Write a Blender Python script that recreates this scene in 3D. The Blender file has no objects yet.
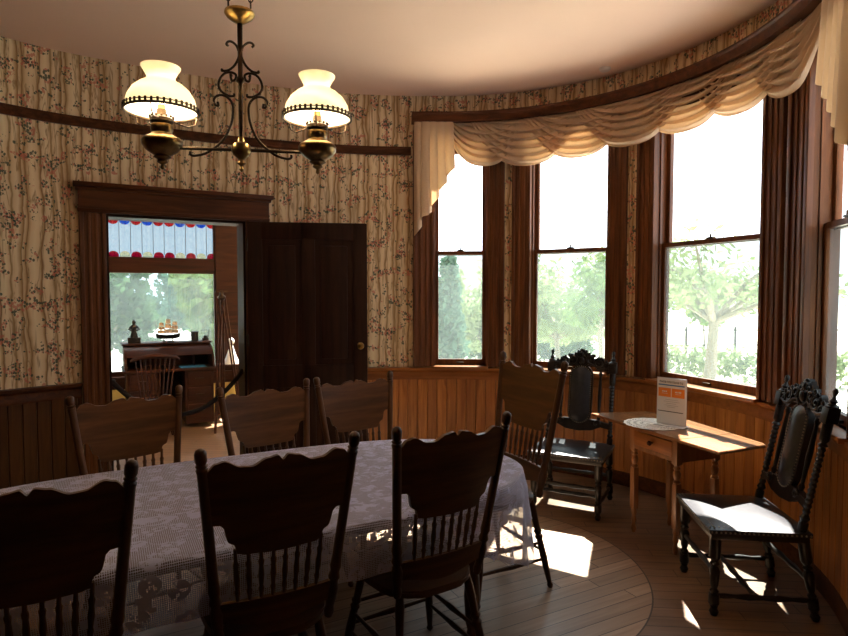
import bpy, bmesh, math, random
from mathutils import Vector, Matrix
PI=math.pi; R=math.radians
rnd=random.Random(7)
sc=bpy.context.scene
COL=sc.collection

# ------------------------------------------------------------------ mesh helpers
class MB:
    def __init__(s): s.v=[]; s.f=[]; s.uv={}
    def quad_uv(s,idx,uvs): s.f.append(tuple(idx)); s.uv[len(s.f)-1]=uvs
    def add(s,vs,fs,M=None):
        n=len(s.v)
        for p in vs:
            p=Vector(p)
            s.v.append(tuple(M@p) if M else tuple(p))
        for f in fs: s.f.append(tuple(i+n for i in f))
        return s
    def box(s,x0,x1,y0,y1,z0,z1,M=None,bev=0):
        if bev:
            b=min(bev,(x1-x0)*.45,(y1-y0)*.45,(z1-z0)*.45)
            bm=bmesh.new(); bmesh.ops.create_cube(bm,size=1)
            for v in bm.verts: v.co=Vector(((x0+x1)/2+v.co.x*(x1-x0),(y0+y1)/2+v.co.y*(y1-y0),(z0+z1)/2+v.co.z*(z1-z0)))
            bmesh.ops.bevel(bm,geom=bm.edges[:],offset=b,segments=2,affect='EDGES',profile=.6)
            s.bm(bm,M); return s
        vs=[(x,y,z) for z in (z0,z1) for y in (y0,y1) for x in (x0,x1)]
        return s.add(vs,[(0,2,3,1),(4,5,7,6),(0,1,5,4),(2,6,7,3),(0,4,6,2),(1,3,7,5)],M)
    def bm(s,bm,M=None):
        bm.verts.ensure_lookup_table()
        for i,v in enumerate(bm.verts): v.index=i
        s.add([v.co.copy() for v in bm.verts],[[v.index for v in f.verts] for f in bm.faces],M); bm.free(); return s
    def lathe(s,prof,M=None,n=16,cap=True):
        vs=[];fs=[]
        for r,z in prof:
            for k in range(n):
                a=2*PI*k/n; vs.append((r*math.cos(a),r*math.sin(a),z))
        for i in range(len(prof)-1):
            for k in range(n):
                a=i*n+k;b=i*n+(k+1)%n; fs.append((a,b,b+n,a+n))
        if cap:
            fs.append(tuple(range(n))[::-1]); fs.append(tuple(range((len(prof)-1)*n,len(prof)*n)))
        return s.add(vs,fs,M)
    def turned(s,p0,p1,prof,n=10):
        # lathe between two points, prof = [(t 0..1, radius)]
        p0=Vector(p0);p1=Vector(p1);d=p1-p0;L=d.length
        q=d.to_track_quat('Z','Y').to_matrix().to_4x4()
        return s.lathe([(r,t*L) for t,r in prof],Matrix.Translation(p0)@q,n)
    def tube(s,pts,rad,n=8,closed=False):
        pts=[Vector(p) for p in pts]; m=len(pts)
        rads=rad if isinstance(rad,(list,tuple)) else [rad]*m
        vs=[];fs=[];up=None
        for i,p in enumerate(pts):
            if closed: d=pts[(i+1)%m]-pts[i-1]
            else: d=pts[min(i+1,m-1)]-pts[max(i-1,0)]
            if d.length<1e-9: d=Vector((0,0,1))
            d.normalize()
            if up is None:
                up=Vector((0,0,1)) if abs(d.z)<.9 else Vector((1,0,0))
            up=(up-d*up.dot(d))
            if up.length<1e-6: up=Vector((0,1,0))-d*d.y
            up.normalize(); w=d.cross(up)
            for k in range(n):
                a=2*PI*k/n; vs.append(p+(up*math.cos(a)+w*math.sin(a))*rads[i])
        for i in range(m if closed else m-1):
            j=(i+1)%m
            for k in range(n):
                fs.append((i*n+k,i*n+(k+1)%n,j*n+(k+1)%n,j*n+k))
        if not closed: fs.append(tuple(range(n))[::-1]); fs.append(tuple(range((m-1)*n,m*n)))
        return s.add(vs,fs)
    def prism(s,poly,t0,t1,M=None,bend=None):
        # polygon in local XZ, thickness along Y from t0 to t1
        n=len(poly)
        vs=[(x,t0,z) for x,z in poly]+[(x,t1,z) for x,z in poly]
        fs=[tuple(range(n)),tuple(range(n,2*n))[::-1]]+[(i,i+n,(i+1)%n+n,(i+1)%n) for i in range(n)]
        return s.add(vs,fs,M)
    def slab(s,poly,z0,z1,M=None,bev=0):
        n=len(poly)
        bm=bmesh.new()
        a=[bm.verts.new((x,y,z0)) for x,y in poly]; b=[bm.verts.new((x,y,z1)) for x,y in poly]
        bm.faces.new(a[::-1]); bm.faces.new(b)
        for i in range(n): bm.faces.new((a[i],a[(i+1)%n],b[(i+1)%n],b[i]))
        if bev: bmesh.ops.bevel(bm,geom=[e for e in bm.edges if abs(e.verts[0].co.z-e.verts[1].co.z)<1e-6],offset=bev,segments=2,affect='EDGES')
        return s.bm(bm,M)
    def sphere(s,c,r,sx=1,sy=1,sz=1,n=10,m=8):
        prof=[(max(1e-4,math.sin(PI*i/m))*r,-math.cos(PI*i/m)*r*sz) for i in range(m+1)]
        M=Matrix.Translation(c)@Matrix.Diagonal((sx,sy,1,1))
        return s.lathe(prof,M,n)
    def build(s,name,mat,parent=None,smooth=40,M=None):
        me=bpy.data.meshes.new(name)
        me.from_pydata(s.v,[],s.f); me.validate(clean_customdata=False)
        if s.uv and len(me.polygons)==len(s.f):
            l=me.uv_layers.new(name='UVMap')
            for i,uvs in s.uv.items():
                p=me.polygons[i]
                for k,li in enumerate(p.loop_indices): l.data[li].uv=uvs[k]
        if smooth:
            for p in me.polygons: p.use_smooth=True
            me.set_sharp_from_angle(angle=R(smooth))
        me.materials.append(mat)
        o=bpy.data.objects.new(name,me); COL.objects.link(o)
        if parent: o.parent=parent
        if M: o.matrix_local=M
        return o

def norm(o):
    bm=bmesh.new(); bm.from_mesh(o.data); bmesh.ops.recalc_face_normals(bm,faces=bm.faces); bm.to_mesh(o.data); bm.free(); return o
def tag(o,label=None,cat=None,group=None,kind=None):
    if label: o['label']=label
    if cat: o['category']=cat
    if group: o['group']=group
    if kind: o['kind']=kind
    return o
def empty(name,loc=(0,0,0),rz=0,**k):
    o=bpy.data.objects.new(name,None); COL.objects.link(o); o.empty_display_size=.1
    o.location=loc; o.rotation_euler=(0,0,rz); tag(o,**k); return o
def copy_tree(o,parent=None):
    c=o.copy(); COL.objects.link(c)
    if parent: c.parent=parent
    for ch in [x for x in COL.objects if x.parent==o]: copy_tree(ch,c)
    return c
def T(x,y,z): return Matrix.Translation((x,y,z))

# ------------------------------------------------------------------ materials
class NT:
    def __init__(s,name):
        s.m=bpy.data.materials.new(name); s.m.use_nodes=True; s.t=s.m.node_tree; s.t.nodes.clear()
        s.out=s.n('ShaderNodeOutputMaterial')
    def n(s,t,**k):
        o=s.t.nodes.new(t)
        for a,b in k.items(): setattr(o,a,b)
        return o
    def link(s,a,b): s.t.links.new(a,b)
    def set(s,sock,v):
        if v is None: return
        if isinstance(v,bpy.types.NodeSocket): s.link(v,sock)
        else: sock.default_value=v
    def math(s,op,a,b=None,c=None):
        o=s.n('ShaderNodeMath',operation=op); s.set(o.inputs[0],a)
        if b is not None: s.set(o.inputs[1],b)
        if c is not None: s.set(o.inputs[2],c)
        return o.outputs[0]
    def mix(s,f,a,b):
        o=s.n('ShaderNodeMix',data_type='RGBA'); s.set(o.inputs[0],f)
        s.set(o.inputs[6],a if not isinstance(a,tuple) else (*a,1)[:4]); s.set(o.inputs[7],b if not isinstance(b,tuple) else (*b,1)[:4])
        return o.outputs[2]
    def ramp(s,f,stops,interp='LINEAR'):
        o=s.n('ShaderNodeValToRGB'); r=o.color_ramp; r.interpolation=interp
        while len(r.elements)<len(stops): r.elements.new(.5)
        for e,(p,c) in zip(r.elements,stops):
            e.position=p; e.color=(*c,1) if isinstance(c,tuple) else (c,c,c,1)
        s.set(o.inputs[0],f); return o.outputs[0]
    def noise(s,vec,scale=5,detail=3,rough=.5,dist=0):
        o=s.n('ShaderNodeTexNoise'); s.set(o.inputs['Vector'],vec); o.inputs['Scale'].default_value=scale
        o.inputs['Detail'].default_value=detail; o.inputs['Roughness'].default_value=rough; o.inputs['Distortion'].default_value=dist
        return o.outputs['Fac']
    def coord(s,which='Object'): return s.n('ShaderNodeTexCoord').outputs[which]
    def map(s,vec,scale=(1,1,1),rot=(0,0,0),loc=(0,0,0)):
        o=s.n('ShaderNodeMapping'); s.link(vec,o.inputs[0]); o.inputs['Scale'].default_value=scale; o.inputs['Rotation'].default_value=rot; o.inputs['Location'].default_value=loc
        return o.outputs[0]
    def bsdf(s,col,rough=.5,metal=0,spec=.5,bump=None,bstr=.3,bdist=.01,**k):
        o=s.n('ShaderNodeBsdfPrincipled')
        s.set(o.inputs['Base Color'],col if not isinstance(col,tuple) else (*col,1)); s.set(o.inputs['Roughness'],rough)
        o.inputs['Metallic'].default_value=metal; o.inputs['Specular IOR Level'].default_value=spec
        for a,b in k.items(): s.set(o.inputs[a.replace('_',' ')],b)
        if bump is not None:
            b=s.n('ShaderNodeBump'); b.inputs['Strength'].default_value=bstr; b.inputs['Distance'].default_value=bdist; s.link(bump,b.inputs['Height']); s.link(b.outputs[0],o.inputs['Normal'])
        return o.outputs[0]
    def done(s,sh): s.link(sh,s.out.inputs[0]); return s.m

def wood(name,c1,c2,rough=.35,axis='z',scale=1.,spec=.5):
    t=NT(name); v=t.coord('Object')
    sc_={'z':(22,22,1.6),'x':(1.6,22,22),'y':(22,1.6,22)}[axis]
    mp=t.map(v,tuple(k*scale for k in sc_))
    n1=t.noise(mp,1.0,5,.6,.6); n2=t.noise(t.map(v,tuple(k*scale*6 for k in sc_)),1,2)
    c=t.ramp(n1,[(.3,c1),(.5,tuple((a+b)/2 for a,b in zip(c1,c2))),(.68,c2)])
    c=t.mix(t.math('MULTIPLY',n2,.35),c,tuple(k*.45 for k in c1))
    return t.done(t.bsdf(c,rough,spec=spec,bump=n2,bstr=.15,bdist=.002))
def plain(name,c,rough=.5,metal=0,spec=.5,var=.15,scale=12):
    t=NT(name); n=t.noise(t.coord('Object'),scale,3)
    col=t.ramp(n,[(.3,tuple(k*(1-var) for k in c)),(.7,tuple(min(1,k*(1+var)) for k in c))])
    return t.done(t.bsdf(col,rough,metal,spec))

M={}
M['trim']=wood('dark_trim_wood',(.060,.018,.005),(.22,.075,.020),.42,spec=.3)
M['trimx']=wood('dark_trim_wood_long',(.050,.014,.005),(.15,.048,.014),.45,'x',spec=.22)
M['rail']=wood('rail_wood',(.22,.070,.014),(.40,.140,.032),.36,'x',.7,spec=.35)
M['oak']=wood('oak_chair_wood',(.048,.018,.006),(.135,.054,.017),.36,'x',.8,spec=.3)
M['oakz']=wood('oak_turned_wood',(.045,.017,.006),(.125,.050,.017),.38,'z',spec=.3)
M['door']=wood('door_wood',(.016,.006,.003),(.042,.015,.007),.5,spec=.15)
M['carved']=wood('black_carved_wood',(.008,.006,.005),(.024,.016,.012),.34,spec=.3)
M['pine']=wood('table_pine',(.19,.070,.020),(.36,.145,.045),.33,'z')
M['pinetop']=wood('table_top_pine',(.17,.065,.022),(.32,.135,.048),.25,'x')
M['deskw']=wood('desk_wood',(.018,.005,.002),(.060,.017,.006),.5,'x',spec=.15)
M['leather']=plain('black_leather',(.018,.018,.022),.33,var=.3,scale=40)
M['brass']=plain('aged_brass',(.30,.19,.06),.32,1,var=.35,scale=25)
M['fontbrass']=plain('font_bronze',(.17,.105,.04),.28,1,var=.4,scale=30)
M['darkbrass']=plain('dark_bronze',(.055,.036,.022),.38,1,var=.3,scale=25)
M['nail']=plain('nail_metal',(.30,.26,.2),.3,1)
M['iron']=plain('iron',(.03,.027,.025),.45,.8)
M['paper']=plain('paper',(.80,.80,.80),.5,var=.02)
M['orange']=plain('orange_print',(.85,.26,.03),.5,var=.03)
M['blueprint']=plain('blue_print',(.10,.22,.45),.5,var=.03)
M['ink']=plain('black_ink',(.03,.03,.035),.5,var=.03)
M['acrylic']=plain('acrylic_edge',(.75,.78,.80),.1,var=.02)
M['cream_wall']=plain('cream_plaster',(.62,.50,.18),.8,var=.05)
M['ceiling']=plain('ceiling_paint',(.90,.66,.52),.75,var=.03,scale=1.2)
M['plastic']=plain('white_plastic',(.75,.70,.65),.4,var=.02)
M['rope']=plain('dark_velvet',(.012,.008,.008),.9,var=.3)
M['ceramic']=plain('white_ceramic',(.85,.85,.83),.25,var=.02)
M['bluepaper']=plain('blue_blotter',(.04,.20,.40),.5)
M['sail']=plain('ship_sail',(.62,.47,.33),.8)
M['bark']=wood('tree_bark',(.16,.14,.11),(.36,.32,.26),.9,'z',.3)
M['outer']=plain('outer_wall',(.55,.52,.45),.8)
def leafmat(name,c):
    t=NT(name); n=t.noise(t.coord('Object'),1.7,3)
    col=t.ramp(n,[(.3,tuple(k*.6 for k in c)),(.7,tuple(k*1.3 for k in c))])
    d=t.n('ShaderNodeBsdfDiffuse'); t.link(col,d.inputs[0]); tr=t.n('ShaderNodeBsdfTranslucent'); t.link(col,tr.inputs[0])
    m=t.n('ShaderNodeMixShader'); m.inputs[0].default_value=.4; t.link(d.outputs[0],m.inputs[1]); t.link(tr.outputs[0],m.inputs[2])
    return t.done(m.outputs[0])
M['leaf']=leafmat('leaf_green',(.16,.24,.08)); M['leaf_dark']=leafmat('leaf_dark',(.07,.13,.06)); M['leaf_pale']=leafmat('leaf_pale',(.28,.34,.17)); M['leaf_blue']=leafmat('leaf_blue',(.09,.17,.12))

def m_wainscot(name='beadboard_wood',k0=1.):
    t=NT(name); uv=t.coord('UV'); s=t.n('ShaderNodeSeparateXYZ'); t.link(uv,s.inputs[0])
    k=t.math('FLOOR',t.math('DIVIDE',s.outputs[0],.092))
    wn=t.n('ShaderNodeTexWhiteNoise',noise_dimensions='1D'); t.link(k,wn.inputs['W'])
    c=t.n('ShaderNodeCombineXYZ'); t.link(s.outputs[0],c.inputs[0]); t.link(s.outputs[1],c.inputs[1]); t.link(t.math('MULTIPLY',wn.outputs['Value'],9),c.inputs[2])
    n=t.noise(t.map(c.outputs[0],(26,1.7,1)),1,4,.6,1.2)
    sc3=lambda c:tuple(k0*q for q in c)
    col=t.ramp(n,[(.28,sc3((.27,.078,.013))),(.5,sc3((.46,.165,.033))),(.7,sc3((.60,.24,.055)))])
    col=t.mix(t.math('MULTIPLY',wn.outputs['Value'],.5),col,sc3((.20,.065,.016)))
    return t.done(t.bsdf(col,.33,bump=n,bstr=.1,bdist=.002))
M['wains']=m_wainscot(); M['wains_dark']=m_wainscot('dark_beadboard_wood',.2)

def m_wallpaper():
    t=NT('floral_wallpaper'); uv=t.coord('UV'); s=t.n('ShaderNodeSeparateXYZ'); t.link(uv,s.inputs[0]); u,v=s.outputs[0],s.outputs[1]
    # printed drapery: wavering brown shadow lines
    w1=t.noise(t.map(uv,(2.2,1.5,1)),1,2,.5); w2=t.noise(t.map(uv,(9,5.5,1),(0,0,0),(3,7,0)),1,2,.5)
    uu=t.math('ADD',u,t.math('ADD',t.math('MULTIPLY',w1,.07),t.math('MULTIPLY',w2,.042)))
    f=t.math('FRACT',t.math('DIVIDE',uu,.27))
    base=(.82,.64,.39); hi=(.92,.77,.52); mid=(.58,.38,.18); dk=(.24,.12,.045)
    col=t.ramp(f,[(0,mid),(.015,dk),(.04,mid),(.10,base),(.20,hi),(.33,base),(.37,mid),(.40,dk),(.43,base),(.54,hi),(.62,base),(.66,(.36,.21,.08)),(.70,base),(.80,hi),(.88,mid),(.91,(.30,.16,.06)),(.94,base),(1,mid)])
    wisp=t.noise(t.map(uv,(17,2.1,1)),1,3,.6,1.2)
    col=t.mix(t.ramp(wisp,[(.53,0.),(.585,.75),(.63,.05),(1,0.)]),col,(.34,.19,.075))
    tone=t.noise(t.map(uv,(5.5,1.1,1),(0,0,0),(5,1,0)),1,2,.5)
    col=t.mix(t.ramp(tone,[(.48,0.),(.75,.4)]),col,(.46,.29,.13))
    # garlands of small pink flowers with dark leaves
    def spray(zs,thr,seed,loc,col):
        z_=t.noise(t.map(uv,zs,(0,0,0),loc),1,2,.55)
        fine=t.n('ShaderNodeTexVoronoi',feature='F1',voronoi_dimensions='2D'); fine.inputs['Scale'].default_value=seed
        t.link(t.map(uv,(1,.75,1)),fine.inputs['Vector'])
        sp=t.n('ShaderNodeSeparateColor'); t.link(fine.outputs['Color'],sp.inputs[0])
        blob=t.math('LESS_THAN',fine.outputs['Distance'],.52)
        g=t.math('MULTIPLY',t.math('MULTIPLY',t.math('GREATER_THAN',z_,thr),t.math('LESS_THAN',sp.outputs[0],.36)),blob)
        p=t.math('MULTIPLY',t.math('MULTIPLY',t.math('GREATER_THAN',z_,thr+.035),t.math('GREATER_THAN',sp.outputs[0],.50)),blob)
        col=t.mix(t.math('MULTIPLY',g,.85),col,(.045,.075,.05))
        return t.mix(t.math('MULTIPLY',p,.7),col,(.60,.16,.11))
    col=spray((8.5,7.5,1),.545,62,(0,0,0),col)
    col=spray((7.0,9.0,1),.57,84,(4,9,0),col)
    return t.done(t.bsdf(col,.7,spec=.2))
M['paper_wall']=m_wallpaper()

AX=math.atan2(.468,.884)   # long axis of the room and of the dining table
def m_floor():
    t=NT('floor_boards'); o=t.coord('Object')
    loc=t.map(o,(1,1,1),(0,0,0),(-.25,-3.45,0))
    r=t.n('ShaderNodeVectorRotate',rotation_type='Z_AXIS'); t.link(loc,r.inputs[0]); r.inputs['Angle'].default_value=-AX
    s=t.n('ShaderNodeSeparateXYZ'); t.link(r.outputs[0],s.inputs[0]); u,v=s.outputs[0],s.outputs[1]
    up=t.math('MAXIMUM',u,0.); d=t.math('SQRT',t.math('ADD',t.math('MULTIPLY',up,up),t.math('MULTIPLY',v,v)))
    inner=t.math('LESS_THAN',d,1.02); seam=t.math('LESS_THAN',t.math('ABSOLUTE',t.math('SUBTRACT',d,1.02)),.004)
    def boards(vec,w,L):
        s=t.n('ShaderNodeSeparateXYZ'); t.link(vec,s.inputs[0])
        y=t.math('DIVIDE',s.outputs[1],w); k=t.math('FLOOR',y); fy=t.math('FRACT',y)
        wn=t.n('ShaderNodeTexWhiteNoise',noise_dimensions='1D'); t.link(k,wn.inputs['W'])
        x=t.math('ADD',t.math('DIVIDE',s.outputs[0],L),t.math('MULTIPLY',wn.outputs['Value'],5)); kx=t.math('FLOOR',x); fx=t.math('FRACT',x)
        w2=t.n('ShaderNodeTexWhiteNoise',noise_dimensions='2D'); c=t.n('ShaderNodeCombineXYZ'); t.link(k,c.inputs[0]); t.link(kx,c.inputs[1]); t.link(c.outputs[0],w2.inputs['Vector'])
        gap=t.math('MAXIMUM',t.math('LESS_THAN',fy,.055),t.math('LESS_THAN',fx,.004))
        c2=t.n('ShaderNodeCombineXYZ'); t.link(s.outputs[0],c2.inputs[0]); t.link(s.outputs[1],c2.inputs[1]); t.link(t.math('MULTIPLY',w2.outputs['Value'],7),c2.inputs[2])
        n=t.noise(t.map(c2.outputs[0],(1.6,26,1)),1,4,.6,.8)
        return w2.outputs['Value'],gap,n
    va,ga,na=boards(r.outputs[0],.088,1.3)
    r2=t.n('ShaderNodeVectorRotate',rotation_type='Z_AXIS'); t.link(loc,r2.inputs[0]); r2.inputs['Angle'].default_value=R(5)
    vb,gb,nb=boards(r2.outputs[0],.088,1.1)
    def sel(a,b): return t.math('ADD',t.math('MULTIPLY',a,inner),t.math('MULTIPLY',b,t.math('SUBTRACT',1.,inner)))
    va_,g,n=sel(va,vb),t.math('MAXIMUM',sel(ga,gb),seam),sel(na,nb)
    ca=t.ramp(n,[(.3,(.30,.19,.115)),(.7,(.50,.345,.225))]); cb=t.ramp(n,[(.3,(.13,.066,.033)),(.7,(.26,.145,.075))])
    col=t.mix(inner,cb,ca)
    wear=t.noise(o,2.3,4); col=t.mix(t.math('MULTIPLY',va_,.45),col,(.11,.065,.038)); 
    col=t.mix(t.ramp(wear,[(.45,0.),(.75,.35)]),col,(.40,.30,.21))
    col=t.mix(t.math('MULTIPLY',g,.9),col,(.03,.018,.01))
    h=t.math('SUBTRACT',1.,g)
    rg=t.ramp(wear,[(.3,.30),(.7,.48)])
    return t.done(t.bsdf(col,rg,spec=.5,bump=h,bstr=.25,bdist=.003))
M['floor']=m_floor()

def m_glass(name,haze,tint=(1,1,1)):
    t=NT(name)
    tr=t.n('ShaderNodeBsdfTransparent'); tr.inputs[0].default_value=(*tint,1)
    gl=t.n('ShaderNodeBsdfGlossy'); gl.inputs['Roughness'].default_value=.02
    m=t.n('ShaderNodeMixShader'); m.inputs[0].default_value=.05; t.link(tr.outputs[0],m.inputs[1]); t.link(gl.outputs[0],m.inputs[2])
    sh=m.outputs[0]
    if haze:
        tl=t.n('ShaderNodeBsdfTranslucent'); tl.inputs[0].default_value=(.80,.95,.97,1)
        m2=t.n('ShaderNodeMixShader'); n=t.noise(t.coord('Object'),2.2,3)
        t.link(t.ramp(n,[(.3,haze*.8),(.7,haze*1.2)]),m2.inputs[0]); t.link(sh,m2.inputs[1]); t.link(tl.outputs[0],m2.inputs[2]); sh=m2.outputs[0]
    return t.done(sh)
M['glass']=m_glass('clear_window_glass',.0); M['glass_haze']=m_glass('dusty_window_glass',.022,(.63,.67,.67)); M['glass_old']=m_glass('old_study_glass',.022,(.56,.61,.63)); M['glass_transom']=m_glass('transom_glass',.01,(.34,.385,.41))
def m_stained(name,c):
    return m_glass(name,0,c)
M['red_glass']=m_stained('red_glass',(.85,.10,.14)); M['blue_glass']=m_stained('blue_glass',(.05,.32,.88)); M['amber_glass']=m_stained('amber_glass',(1,.93,.72)); M['pink_glass']=m_stained('crimson_glass',(.70,.06,.16))

def m_shade():
    t=NT('opal_shade_glass')
    d=t.n('ShaderNodeBsdfDiffuse'); d.inputs[0].default_value=(.90,.88,.80,1)
    tl=t.n('ShaderNodeBsdfTranslucent'); tl.inputs[0].default_value=(1,.97,.86,1)
    m=t.n('ShaderNodeMixShader'); m.inputs[0].default_value=.5; t.link(d.outputs[0],m.inputs[1]); t.link(tl.outputs[0],m.inputs[2])
    g=t.n('ShaderNodeBsdfGlossy'); g.inputs['Roughness'].default_value=.08
    m2=t.n('ShaderNodeMixShader'); m2.inputs[0].default_value=.05; t.link(m.outputs[0],m2.inputs[1]); t.link(g.outputs[0],m2.inputs[2])
    return t.done(m2.outputs[0])
M['shade']=m_shade()
def m_bulb():
    t=NT('glowing_bulb'); e=t.n('ShaderNodeEmission'); e.inputs[0].default_value=(1,.78,.42,1); e.inputs[1].default_value=14
    return t.done(e.outputs[0])
M['bulb']=m_bulb()
def m_drape():
    t=NT('valance_cloth'); n=t.noise(t.coord('Object'),90,2)
    d=t.bsdf((.68,.49,.32),.75,spec=.2,bump=n,bstr=.1,bdist=.001,Sheen_Weight=.2)
    tl=t.n('ShaderNodeBsdfTranslucent'); tl.inputs[0].default_value=(.62,.40,.20,1)
    m=t.n('ShaderNodeMixShader'); m.inputs[0].default_value=.22; t.link(d,m.inputs[1]); t.link(tl.outputs[0],m.inputs[2])
    return t.done(m.outputs[0])
M['drape']=m_drape()
def m_lace(name,netcov,flower):
    t=NT(name); uv=t.coord('UV')
    vo=t.n('ShaderNodeTexVoronoi',feature='F1',voronoi_dimensions='2D'); vo.inputs['Scale'].default_value=flower; vo.inputs['Randomness'].default_value=.55; t.link(uv,vo.inputs['Vector'])
    d=vo.outputs['Distance']; n=t.noise(uv,34,3,.6,1.0)
    nb=t.noise(t.map(uv,(9,15,1)),1,2,.5,2.2); petal=t.math('MAXIMUM',t.math('GREATER_THAN',nb,.60),t.math('MULTIPLY',t.math('LESS_THAN',d,.30),t.math('GREATER_THAN',n,.47)))
    ck=t.n('ShaderNodeTexVoronoi',feature='F1',voronoi_dimensions='2D'); ck.inputs['Scale'].default_value=150; ck.inputs['Randomness'].default_value=.1; t.link(uv,ck.inputs['Vector'])
    net=t.math('GREATER_THAN',ck.outputs['Distance'],netcov)
    cov=t.math('MAXIMUM',petal,net)
    d_=t.n('ShaderNodeBsdfDiffuse'); d_.inputs[0].default_value=(.68,.70,.93,1); tl=t.n('ShaderNodeBsdfTranslucent'); tl.inputs[0].default_value=(.8,.78,.8,1)
    m=t.n('ShaderNodeMixShader'); m.inputs[0].default_value=.3; t.link(d_.outputs[0],m.inputs[1]); t.link(tl.outputs[0],m.inputs[2])
    tr=t.n('ShaderNodeBsdfTransparent'); m2=t.n('ShaderNodeMixShader')
    t.link(cov,m2.inputs[0]); t.link(tr.outputs[0],m2.inputs[1]); t.link(m.outputs[0],m2.inputs[2])
    return t.done(m2.outputs[0])
M['lace']=m_lace('lace',.33,8.5)
def m_doily():
    t=NT('crochet_doily'); o=t.coord('Object'); s=t.n('ShaderNodeSeparateXYZ'); t.link(o,s.inputs[0])
    r=t.math('SQRT',t.math('ADD',t.math('MULTIPLY',s.outputs[0],s.outputs[0]),t.math('MULTIPLY',s.outputs[1],s.outputs[1])))
    a=t.math('ARCTAN2',s.outputs[1],s.outputs[0])
    w=t.math('MULTIPLY',t.math('SINE',t.math('MULTIPLY',r,300.)),t.math('SINE',t.math('MULTIPLY',a,36.)))
    ring=t.math('SINE',t.math('MULTIPLY',r,150.))
    cov=t.math('MAXIMUM',t.math('GREATER_THAN',w,-.15),t.math('GREATER_THAN',ring,.3))
    b=t.bsdf((.80,.78,.72),.9,spec=.1); tr=t.n('ShaderNodeBsdfTransparent'); m=t.n('ShaderNodeMixShader'); t.link(cov,m.inputs[0]); t.link(tr.outputs[0],m.inputs[1]); t.link(b,m.inputs[2])
    return t.done(m.outputs[0])
M['doily']=m_doily()
def m_ground():
    t=NT('pale_ground'); n=t.noise(t.coord('Object'),.35,4)
    return t.done(t.bsdf(t.ramp(n,[(.4,(.68,.64,.50)),(.6,(.86,.80,.70))]),.9,spec=.1))
M['ground']=m_ground()

# ------------------------------------------------------------------ plan of the oval room
CAMZ=1.62; FPX=600.; PITCH=math.atan(26/600)
ZC=3.43; BC=Vector((.20,3.62)); BR=2.01
def cr(pts,n=14):
    out=[]
    for i in range(len(pts)-1):
        p0=pts[max(i-1,0)];p1=pts[i];p2=pts[i+1];p3=pts[min(i+2,len(pts)-1)]
        for k in range(n):
            t=k/n; out.append(tuple(.5*((2*p1[j])+(-p0[j]+p2[j])*t+(2*p0[j]-5*p1[j]+4*p2[j]-p3[j])*t*t+(-p0[j]+3*p1[j]-3*p2[j]+p3[j])*t**3) for j in range(len(p1))))
    out.append(tuple(pts[-1])); return out
A_END=R(-38)
left=[(-4.3,1.6),(-3.98,2.7),(-3.5,3.70),(-3.02,4.31),(-2.62,4.68),(-1.80,5.16),(-1.2,5.415),(-.62,5.575),(-.10,5.63),(.03,5.623)]
plan=cr(left)[:-1]
a=math.acos((.03-BC.x)/BR)
while a>A_END:
    plan.append((BC.x+BR*math.cos(a),BC.y+BR*math.sin(a))); a-=R(.9)
e=Vector(plan[-1]); plan+= [tuple(p) for p in cr([tuple(e),(1.95,1.9),(2.35,1.0),(2.4,.0),(2.4,-1.4)])[1:]]
S=[0.]
for i in range(1,len(plan)): S.append(S[-1]+(Vector(plan[i])-Vector(plan[i-1])).length)
def cur(s):
    s=min(max(s,0),S[-1]-1e-6)
    lo,hi=0,len(S)-1
    while hi-lo>1:
        m=(lo+hi)//2
        if S[m]<=s: lo=m
        else: hi=m
    t=(s-S[lo])/(S[hi]-S[lo]); p=Vector(plan[lo]).lerp(Vector(plan[hi]),t)
    def tg(i):
        i0=max(i-1,0);i1=min(i+1,len(plan)-1); return (Vector(plan[i1])-Vector(plan[i0])).normalized()
    d=tg(lo).lerp(tg(hi),t).normalized()
    return p,d,Vector((d.y,-d.x))        # point, tangent (left to right), inward normal
def s_at(px,py=290.,lo=0.,hi=None):
    dx=(px-424)/FPX; dy=(318-py)/FPX; b=dx/(math.cos(PITCH)+dy*math.sin(PITCH))
    best=None
    for i in range(len(plan)-1):
        p=Vector(plan[i]);q=Vector(plan[i+1])
        if p.y<.5 or q.y<.5: continue
        f0=p.x-b*p.y; f1=q.x-b*q.y
        if f0<=0<f1: 
            return S[i]+(S[i+1]-S[i])*(-f0)/(f1-f0)
    return None
def ray(px,py):
    dx=(px-424)/FPX; dy=(318-py)/FPX
    return Vector((dx,math.cos(PITCH)+dy*math.sin(PITCH),-math.sin(PITCH)+dy*math.cos(PITCH)))
def P(px,py,z):
    r=ray(px,py); t=(z-CAMZ)/r.z; return Vector((r.x*t,r.y*t,z))

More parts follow.
